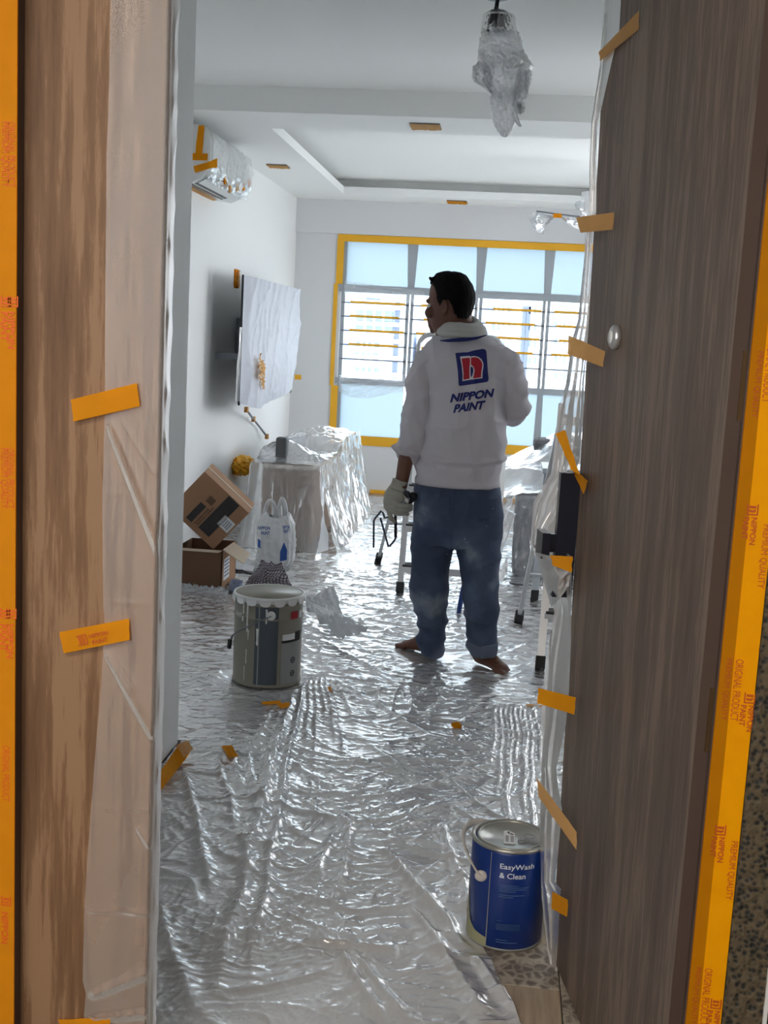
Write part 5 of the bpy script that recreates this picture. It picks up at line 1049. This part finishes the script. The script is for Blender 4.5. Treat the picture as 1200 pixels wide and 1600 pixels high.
def ring(y, l, r_, ry, dy=0, Y=YP, e=1., k=1.):
    A, B = hx(l, y, Y), hx(r_, y, Y); return ((A[0]+B[0])/2, Y+dy, (A[2]+B[2])/2, k*(B[0]-A[0])/2, ry*k, e)
def pt(x, y, Y=YP): return tuple(hx(x, y, Y))
# --- head, given as slices of the profile (zoomed pixel rows)
def Z(u_, v_): return 640+u_/10., 415+v_/10.
slices = [(128, 560, 730, .026), (142, 500, 790, .042), (170, 430, 850, .056), (210, 385, 900, .066), (270, 345, 945, .072), (350, 320, 980, .076), (430, 304, 1000, .078), (510, 293, 1004, .078), (570, 292, 1000, .077), (640, 300, 985, .074), (700, 296, 965, .071), (760, 292, 945, .068), (820, 288, 925, .065), (870, 300, 880, .061), (930, 318, 800, .055), (985, 340, 700, .048), (1040, 375, 620, .038), (1075, 420, 560, .026)]
hc = np.array(pt(*Z(650, 600))); RH = rotz(math.radians(-14))
def head_mb(gx=0., gs=0.):
    b = MB(); rings = []; n = 36; v = []; f = []
    for (vv_, fr, bk, hw) in slices:
        A = np.array(pt(*Z(fr, vv_))); B = np.array(pt(*Z(bk, vv_))); cx = (A[0]+B[0])/2; rx = (B[0]-A[0])/2+gx; cz = (A[2]+B[2])/2+(gx if vv_ < 200 else 0)
        for k in range(n):
            a = 2*math.pi*k/n; c, s = math.cos(a), math.sin(a); w_ = (hw+gs)*(1-.16*max(0, -c))
            q = np.array([cx+rx*c, hc[1]+w_*math.copysign(abs(s)**.85, s), cz]); v.append(hc+RH @ (q-hc)*np.array([1, 1, 1]))
    m_ = len(slices)
    for i in range(m_-1):
        for k in range(n): f.append((i*n+k, i*n+(k+1) % n, (i+1)*n+(k+1) % n, (i+1)*n+k))
    f.append(list(range(n))); f.append([(m_-1)*n+k for k in range(n)]); return b.add(v, f, True)
def hp(u_, v_, s=0.):   # point on the head: profile pixel + sideways offset (towards the viewer negative)
    q = np.array(pt(*Z(u_, v_))); q[1] = hc[1]+s; return hc+RH @ (q-hc)
B_ = head_mb()
B_.tube([hp(306, 585), hp(296, 640), hp(280, 700), hp(256, 760)], [.007, .0105, .0125, .0095], 12); B_.ball(hp(300, 800), (.013, .018, .013), RH); B_.ball(hp(300, 840), (.011, .018, .011), RH); B_.ball(hp(318, 945), (.012, .018, .014), RH); B_.tube([hp(250, 768), hp(285, 800)], [.009, .008], 10)       # nose
B_.ball(hp(268, 795, -.011), (.007, .007, .006), RH); B_.ball(hp(268, 795, .011), (.007, .007, .006), RH)
B_.ball(hp(292, 560), (.010, .045, .011), RH)                                                                     # brow
B_.ball(hp(294, 866), (.009, .020, .0075), RH); B_.ball(hp(300, 903), (.009, .018, .0075), RH); B_.ball(hp(348, 1008), (.013, .020, .017), RH)    # lips, chin
B_.ball(hp(345, 745, -.040), (.022, .02, .022), RH); B_.ball(hp(345, 745, .040), (.022, .02, .022), RH)           # cheeks
for s in (-1, 1):   # ears
    for q in np.linspace(.3, 5.6, 14): B_.ball(hp(635+38*math.sin(q)*1.0, 660-78*math.cos(q)*1.2, s*(.076+.006*max(0, math.sin(q)))), (.0055, .0055, .0055), n=6)
    B_.ball(hp(625, 680, s*.072), (.012, .006, .022), n=8); B_.ball(hp(625, 760, s*.073), (.008, .006, .009), n=8)
# neck, trunk, arms, legs (under the clothes)
B_.loft([ring(1200/10+415, 676, 766, .062, .0), ring(515, 686, 742, .058), ring(500, 694, 738, .056), ring(482, 698, 737, .054)])
B_.loft([ring(530, 690, 762, .06), ring(550, 668, 785, .075), ring(575, 664, 794, .095), ring(620, 676, 788, .105), ring(680, 668, 780, .10), ring(730, 660, 774, .11), ring(770, 656, 776, .115), ring(815, 655, 776, .11)])
LS, LE, LW = pt(668, 572), pt(646, 655, 4.92), pt(625.5, 764, 4.88); RS, RE, RW = pt(788, 568), pt(806, 640, 4.95), pt(778, 612, 5.18)
def seg(a, b_, ra, rb, n=6): return [tuple(lerp(np.array(a), np.array(b_), t)) for t in np.linspace(0, 1, n)], [lerp(ra, rb, t) for t in np.linspace(0, 1, n)]
p_, r_ = seg(LS, LE, .048, .042); B_.tube(p_, r_, 14); p_, r_ = seg(LE, LW, .042, .027); B_.tube(p_, r_, 14); B_.ball(LE, .042); B_.ball(LS, .05)
p_, r_ = seg(RS, RE, .048, .042); B_.tube(p_, r_, 14); p_, r_ = seg(RE, RW, .042, .028); B_.tube(p_, r_, 14); B_.ball(RE, .042); B_.ball(RS, .05)
YLa, YRa = 5.01, 4.925     # ankle depths
def legpt(x, y, t, Ya): return pt(x, y, lerp(YP, Ya, t))
p_ = [legpt(682, 800, 0, YLa), legpt(676, 900, .5, YLa), legpt(674, 960, .8, YLa), legpt(677, 1012, 1, YLa)]; B_.tube(p_, [.075, .056, .048, .035], 14)
p_ = [legpt(745, 800, 0, YRa), legpt(752, 900, .5, YRa), legpt(752, 960, .8, YRa), legpt(754, 1022, 1, YRa)]; B_.tube(p_, [.075, .056, .048, .036], 14)
def foot_mb(b, heel, toe, side):
    heel = np.array(heel); toe = np.array(toe); d = toe-heel; L_ = np.linalg.norm(d); d /= L_; sd_ = np.array([-d[1], d[0], 0])*side
    for t, w_, h_ in ((.02, .026, .035), (.15, .030, .042), (.3, .030, .042), (.45, .031, .034), (.6, .036, .026), (.75, .041, .020)):
        c = heel+d*L_*t; b.ball((c[0], c[1], h_*.98+.004), (.05, w_, h_), rotz(math.atan2(d[1], d[0])), n=10)
    for k in range(5):
        o = (-.030+.0155*k); ln = [.055, .050, .044, .038, .030][k]; rr_ = [.014, .0105, .010, .0095, .009][k]
        c = heel+d*(L_*.78)+sd_*(-o if False else o*-1); b.tube([(c[0], c[1], .014), tuple((c+d*ln*.6)*[1, 1, 0]+[0, 0, .014]), tuple((c+d*ln)*[1, 1, 0]+[0, 0, .011])], [rr_, rr_, rr_*.8], 8); b.ball((c+d*ln)*[1, 1, 0]+[0, 0, .0115], rr_*.85, n=6)
hl_l = at_z(684, 1027); toe_l = at_z(634, 1013, 0); hl_l[2] = toe_l[2] = 0
hl_r = at_z(742, 1036); toe_r = at_z(779, 1050); hl_r[2] = toe_r[2] = 0
vl = toe_l-hl_l; vl /= np.linalg.norm(vl); toe_l = hl_l+vl*.20; vr = toe_r-hl_r; vr /= np.linalg.norm(vr); toe_r = hl_r+vr*.19
foot_mb(B_, hl_l+vl*.03, toe_l, 1); foot_mb(B_, hl_r+vr*.03, toe_r, -1)
B_.tube([pt(677, 1000, YLa), tuple(hl_l+vl*.05+[0, 0, .06]), tuple(hl_l+vl*.05+[0, 0, .035])], [.036, .034, .033], 14)
B_.tube([pt(754, 1005, YRa), tuple(hl_r+vr*.045+[0, 0, .07]), tuple(hl_r+vr*.045+[0, 0, .035])], [.037, .035, .034], 14)
man = remesh(B_, 'person', .0042, 'skin', None, 3); tag(man, 'person with back to the viewer, head turned left, white long-sleeved shirt, blue jeans, barefoot', 'person')
man.location = (0, 0, .002)
# eyes
for s in (-1, 1):
    e_ = MB().ball(hp(334, 640, s*.030), (.011, .011, .010), n=8).build('eye', M['white'], man); MB().ball(hp(318, 640, s*.031), (.005, .005, .005), n=6).build('iris', M['black'], e_)
    MB().tube([hp(300, 590, s*.012), hp(292, 575, s*.028), hp(312, 580, s*.045)], [.0018, .0026, .002], 6).build('eyebrow', M['hair'], man)
# hair
H_ = head_mb(.007, .007)
rr2 = np.random.RandomState(3)
for k in range(46):   # front tufts
    s = rr2.uniform(-.05, .05); u0 = rr2.uniform(350, 480); a = hp(u0, 215+rr2.uniform(-15, 40), s); c = hp(u0-rr2.uniform(20, 75), 225+rr2.uniform(-25, 30), s*1.05); H_.tube([a, lerp(a, c, .6)+np.array([0, 0, .002]), c], [.007, .005, .0018], 6)
hair = remesh(H_, 'hair', .004, 'hair', man, 2, lambda V, N_: .0022*pn(V[:, 0]*90+V[:, 1]*60, V[:, 2]*35, 501))
bm = bmesh.new(); bm.from_mesh(hair.data); kill = []
hl_tab = [(-9, 300), (352, 300), (420, 330), (468, 440), (485, 560), (520, 640), (560, 640), (590, 560), (680, 560), (728, 640), (760, 760), (800, 830), (950, 868), (1200, 868)]
RHi = RH.T
for vt in bm.verts:
    q = hc+RHi @ (np.array(vt.co)-hc); c_ = AX @ (q-C0); ux_ = (600+FPX*c_[0]/c_[2]-640)*10; vx_ = (800-FPX*c_[1]/c_[2]-415)*10
    side = abs(q[1]-hc[1]) > .03
    lim = np.interp(ux_, [t[0] for t in hl_tab], [t[1] for t in hl_tab]) if side else np.interp(ux_, [300, 345, 430, 700, 800, 950], [255, 290, 330, 800, 850, 868])
    if vx_ > lim+8*math.sin(ux_*.11): kill.append(vt)
bmesh.ops.delete(bm, geom=kill, context='VERTS'); bm.to_mesh(hair.data); bm.free()
# --- shirt
S_ = MB()
S_.loft([ring(524, 694, 758, .062), ring(532, 682, 770, .072), ring(541, 668, 786, .086), ring(553, 660, 794, .098), ring(575, 660, 796, .112, e=.9), ring(605, 670, 794, .122, e=.88), ring(640, 671, 791, .124, e=.88), ring(680, 664, 786, .124, e=.88), ring(712, 658, 783, .128, e=.9), ring(742, 652, 781, .132, e=.9), ring(757, 649, 780, .133, e=.9)], 40)
SLs = [pt(672, 560), pt(664, 580), pt(658, 610), pt(655, 640), pt(650, 665), pt(645, 690), pt(638, 706), pt(636, 712)]
for i in range(4, 8): q = list(SLs[i]); q[1] -= .012*(i-3); SLs[i] = tuple(q)
S_.tube(SLs, [.056, .058, .060, .060, .060, .056, .050, .046], 20)
S_.ball(pt(674, 564), (.056, .066, .05)); S_.ball(pt(784, 564), (.056, .066, .05))
Q = [np.array(pt(783, 560)), np.array(pt(796, 590)), np.array(pt(803, 618)), np.array(pt(806, 637, 4.95)), np.array(pt(804, 645, 4.99)), np.array(pt(796, 636, 5.06)), np.array(pt(786, 622, 5.14))]
S_.tube(Q, [.056, .058, .057, .058, .054, .050, .046], 20)
def shirt_disp(V, N_):
    x, y, z = V[:, 0], V[:, 1], V[:, 2]; xa = hx(660, 640)[0]; arm = smooth01((xa-x)/.02)*smooth01((1.30-z)/.1)
    d = .011*ridge(x*7+z*1.6, z*2.2-x*3, 520, 4)+.004*pn(x*16, z*9, 521)+.009*ridge(x*3-z*6, z*2+x*5, 526, 5)+.006*ridge(x*14+z*3, z*3, 527, 3)*smooth01((1.12-z)/.1)
    d += arm*(.012*ridge(z*11+x*4, x*3+y*4, 522, 3)-.004)
    xr = hx(793, 640)[0]; ar = smooth01((x-xr)/.02); d += ar*(.014*ridge(z*10-x*6, y*5, 523, 3)-.003)
    fold_z = hx(700, 711)[2]; d += .010*np.exp(-((z-fold_z-.02*np.sin(x*9))/.010)**2)-.006*np.exp(-((z-fold_z+.018-.02*np.sin(x*9))/.012)**2)
    hemz = hx(700, 748)[2]; d *= .15+.85*smooth01((z-hemz-.005)/.05); d += .004*(z < hemz)
    return d
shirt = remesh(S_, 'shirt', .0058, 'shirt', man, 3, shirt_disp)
# towel round the neck
tw = empty('towel', None, None) if False else None
def torus(name, cxpx, cypx, rx, ry, r_, m_, tilt=0., Yc=YP, par=None, flat=1., a0=0, a1=2*math.pi, side=0.):
    c = np.array(pt(cxpx, cypx, Yc)); pts = [c+np.array([rx*math.cos(a), ry*math.sin(a), tilt*math.sin(a)+side*math.cos(a)]) for a in np.linspace(a0, a1, 40)]
    return MB().tube(pts, r_, 10, flat=flat).build(name, M[m_], par)
tb = MB()
for (cx_, cy_, rx_, ry_, r_) in ((720, 501, .068, .068, .013), (721, 506, .078, .076, .015), (722, 511, .086, .083, .017), (722, 516, .094, .09, .014)):
    c = np.array(pt(cx_, cy_)); pts = [c+np.array([rx_*math.cos(a), ry_*math.sin(a), .022*math.sin(a)*-1*-1+.012*math.cos(a)*-1-.02*max(0, -math.cos(a))]) for a in np.linspace(0, 2*math.pi, 44)]; tb.tube(pts, r_, 10)
towel = remesh(tb, 'towel', .0045, 'towel', man, 1, lambda V, N_: .003*ridge(V[:, 2]*40+V[:, 0]*4, V[:, 0]*3, 530, 2))
BV = BVHTree.FromObject(shirt, bpy.context.evaluated_depsgraph_get())
def onto(x, y, off=.0022):
    d = Vector(ray(x, y)).normalized(); h, n_, _, _ = BV.ray_cast(Vector(C0), d, 8)
    return np.array(h)-np.array(d)*off if h is not None else hx(x, y, YP-.13)
def decal(name, poly_px, m_, par, off, sub=3):
    bm = bmesh.new(); vs = [bm.verts.new((p[0], p[1], 0)) for p in poly_px]; tri = tessellate_polygon([[Vector((p[0], p[1], 0)) for p in poly_px]])
    for t in tri:
        try: bm.faces.new([vs[i] for i in t])
        except ValueError: pass
    return decal_bm(name, bm, m_, par, off, 4.)
def decal_bm(name, bm, m_, par, off, step):
    for _ in range(5):
        es = [e for e in bm.edges if e.calc_length() > step]
        if not es: break
        bmesh.ops.subdivide_edges(bm, edges=es, cuts=1); bmesh.ops.triangulate(bm, faces=bm.faces)
    bm.verts.index_update(); V = [onto(q.co.x, q.co.y, off) for q in bm.verts]; F = [[q.index for q in f.verts] for f in bm.faces]; bm.free(); return mesh(name, V, F, M[m_], par)
K = lambda L: [(700+a/13.333, 540+b_/13.333) for a, b_ in L]
lg = decal('logo_square', K([(150, 165), (330, 150), (400, 150), (560, 105), (720, 78), (770, 88), (798, 125), (812, 280), (830, 560), (845, 700), (835, 755), (790, 772), (600, 800), (400, 830), (250, 852), (220, 830), (205, 560), (180, 360)]), 'logo_blue', shirt, .002)
decal('logo_letter', K([(248, 238), (455, 222), (470, 250), (490, 232), (560, 228), (640, 248), (700, 300), (738, 380), (736, 470), (718, 560), (715, 690), (500, 715), (298, 750), (305, 640), (285, 430)]), 'logo_white', lg, .0036)
decal('logo_letter', K([(282, 278), (448, 262), (458, 300), (455, 400), (445, 480), (450, 700), (318, 722), (325, 600), (305, 430)]), 'logo_red', lg, .005)
decal('logo_letter', K([(478, 262), (560, 250), (630, 268), (685, 320), (716, 390), (708, 480), (694, 560), (690, 672), (520, 692), (545, 600), (556, 520), (530, 450), (478, 405)]), 'logo_red', lg, .005)
decal('logo_letter', K([(480, 440), (515, 470), (528, 530), (510, 620), (478, 680), (468, 600), (468, 480)]), 'logo_blue', lg, .005)
def word(s, BL, BR, UP, m_, step=3.):
    V, F, wd = textmesh('w', s, .05); bm = bmesh.new(); BL, BR, UP = (np.array(q, float) for q in (BL, BR, UP))
    P_ = BL+np.outer(V[:, 0]/wd[0], BR-BL)+np.outer(V[:, 1]/wd[1], UP); P_ = P_/13.333+np.array([700, 540]); vs = [bm.verts.new((p[0], p[1], 0)) for p in P_]
    for f in F:
        try: bm.faces.new([vs[i] for i in f])
        except ValueError: pass
    bmesh.ops.triangulate(bm, faces=bm.faces); return decal_bm('shirt_lettering', bm, m_, shirt, .0024, step)
word('NIPPON', (40, 1200), (925, 1085), (45, -185), 'logo_blue'); word('PAINT', (105, 1415), (735, 1330), (50, -180), 'logo_blue')
# navy edge of the towel / collar stripe
cpts = [(688, 533), (700, 533), (715, 532), (730, 531), (745, 529), (760, 524.5)]
MB().tube([onto(x, y, .020) for x, y in cpts], [.002, .006, .0075, .0075, .006, .002], 8).build('collar_stripe', M['logo_blue'], shirt)
# --- jeans
J_ = MB()
J_.loft([ring(744, 653, 776, .115, e=.9), ring(765, 648, 783, .122, e=.9), ring(800, 646, 787, .124, e=.9), ring(830, 645, 785, .118, e=.92), ring(850, 645, 782, .105, e=.95)], 40)
def legl(tab, Ya, y0=800., y1=1020.):
    J_.loft([ring(y, l, r_, ry, 0, lerp(YP, Ya, min(1, max(0, (y-y0)/(y1-y0))))) for (y, l, r_, ry) in tab], 30)
legl([(805, 646, 712, .105), (840, 645, 713, .105), (860, 643.5, 707, .10), (885, 642, 703, .094), (910, 641, 700, .09), (935, 642, 698, .088), (955, 647, 698, .085), (972, 654, 698, .078), (985, 655, 697, .074), (1000, 651, 694, .072), (1012, 652, 693, .07), (1022, 658, 691, .066)], YLa)
legl([(805, 711, 787, .105), (840, 712, 783, .105), (860, 714, 780, .098), (885, 718, 779, .092), (910, 721, 778, .088), (940, 725, 778, .086), (965, 727, 776, .08), (985, 729, 775, .076), (1003, 731, 776, .074)], YRa)
def jean_disp(V, N_):
    x, y, z = V[:, 0], V[:, 1], V[:, 2]; lo = smooth01((.42-z)/.2)
    d = .006*ridge(z*5+x*5, x*4-z*2, 540, 4)+.003*pn(x*14, z*11, 541)+lo*(.012*ridge(z*13+x*3*np.sign(x+.2), x*4, 542, 2)-.004)
    kn = np.exp(-((z-.52)/.09)**2); d += kn*.008*ridge(z*10-x*8, x*3, 543, 3)
    zw = hx(700, 800)[2]; xc = hx(712, 800)[0]; d += -.005*np.exp(-((x-xc)/.006)**2)*(z > .5)
    for s_, xc_ in ((-1, hx(682, 800)[0]), (1, hx(752, 800)[0])):   # patch pockets
        inside = (np.abs(x-xc_) < .062)*(z < hx(700, 770)[2])*(z > hx(700, 797)[2]-.018+.25*np.abs(x-xc_))*(N_[:, 1] < -.2); d += .0045*inside
    return d
jeans = remesh(J_, 'jeans', .0058, 'denim', man, 3, jean_disp)
c1 = ring(1003, 729, 778, .080, 0, lerp(YP, YRa, .9)); c2 = ring(1024, 734, 775, .074, 0, YRa)
cu = MB().loft([(c1[0], c1[1], c1[2]+.006, c1[3]-.006, c1[4]-.006), (c1[0], c1[1], c1[2], c1[3]+.002, c1[4]+.002), (c1[0]+.0, c1[1], c1[2]-.02, c1[3]+.005, c1[4]+.004), (c2[0], c2[1], c2[2]+.01, c2[3]+.004, c2[4]+.003), (c2[0], c2[1], c2[2], c2[3]-.004, c2[4]-.004)], 36)
mat('denim_pale', srgb(92, 102, 122), .8, var=.15, vscale=30); remesh(cu, 'rolled_cuff', .005, 'denim_pale', jeans, 2, lambda V, N_: .004*pn(V[:, 0]*30, V[:, 2]*25, 550))
# --- left hand in a glove, holding tools
def g(x, y, dy=0.): return np.array(pt(575+x/7.275, 680+y/7.275, 4.88+dy))
G_ = MB(); G_.loft([])if False else None
G_.tube([g(368, 515), g(352, 570), g(335, 620)], [.0335, .033, .038], 18, flat=.85)
G_.tube([g(335, 620), g(305, 690, .0), g(290, 760), g(285, 830), g(290, 870)], [.038, .046, .045, .040, .030], 18, flat=.62)
fing = [([g(290, 770, -.025), g(340, 810, -.045), g(410, 815, -.04), g(470, 812, -.025), g(492, 812, -.012)], [.0135, .013, .012, .0105, .009]),
        ([g(275, 815, -.022), g(330, 850, -.042), g(400, 856, -.038), g(460, 850, -.022), g(488, 846, -.008)], [.0135, .013, .012, .0105, .009]),
        ([g(262, 850, -.018), g(310, 885, -.036), g(370, 898, -.032), g(425, 892, -.018), g(448, 902, -.008)], [.0125, .012, .011, .010, .0085]),
        ([g(240, 860, -.01), g(245, 905, -.022), g(262, 945, -.02), g(285, 975, -.012), g(298, 992, -.008)], [.012, .0115, .0105, .009, .0065]),
        ([g(350, 640, .012), g(385, 665, .0), g(418, 690, -.01), g(440, 722, -.016), g(448, 748, -.018)], [.017, .0155, .014, .0125, .010])]
for p_, r_ in fing:
    q = []; rr_ = []
    for i in range(len(p_)-1):
        for k in range(4): q.append(lerp(p_[i], p_[i+1], k/4)); rr_.append(lerp(r_[i], r_[i+1], k/4))
    G_.tube(q+[p_[-1]], rr_+[r_[-1]], 12); G_.ball(p_[-1], r_[-1], n=6)
remesh(G_, 'glove', .0028, 'glove', man, 2, lambda V, N_: .0012*ridge(V[:, 2]*60, V[:, 0]*30, 560, 2))
rt_ = empty('roller_frames', 'bent dark wire paint roller frames held in the gloved hand', 'tool', loc=tuple(g(300, 900)))
mat('wire', srgb(70, 80, 96), .4, metal=.6)
MB().tube([g(65, 1278), g(65, 1100), g(66, 975), g(80, 945), g(150, 862), g(170, 880), g(190, 940), g(230, 930), g(300, 860, -.012)], .0045, 8).build('wire_frame', M['wire'], rt_)
MB().tube([g(140, 940), g(175, 1060), g(232, 1268), g(245, 1262), g(300, 1200), g(314, 1170), g(314, 1000), g(312, 900), g(325, 850, -.01)], .0045, 8).build('wire_frame', M['wire'], rt_)
MB().tube([g(312, 905, -.004), g(314, 1000, -.002), g(314, 1160)], .0065, 8).build('frame_shank', M['navy_black'], rt_)
pr = empty('pliers', 'black handled hand tool gripped in the white glove', 'tool', loc=tuple(g(470, 700)))
MB().tube([g(415, 640, -.02), g(445, 665, -.022), g(468, 700, -.024), g(475, 730, -.02)], [.010, .015, .012, .008], 10).build('handle', M['navy_black'], pr)
MB().tube([g(480, 690, -.02), g(505, 680, -.022), g(535, 690, -.022), g(530, 715, -.02), g(500, 745, -.018), g(470, 775, -.016)], [.011, .015, .014, .010, .008, .007], 10).build('handle', M['black'], pr)
MB().tube([g(362, 780, -.034), g(410, 775, -.036), g(450, 735, -.03), g(470, 700, -.028)], [.006, .009, .008, .006], 8).build('jaw', M['alu_dark'], pr)
MB().ball(g(440, 745, -.036), (.010, .006, .010), n=8).build('pivot', M['alu_bright'], pr)
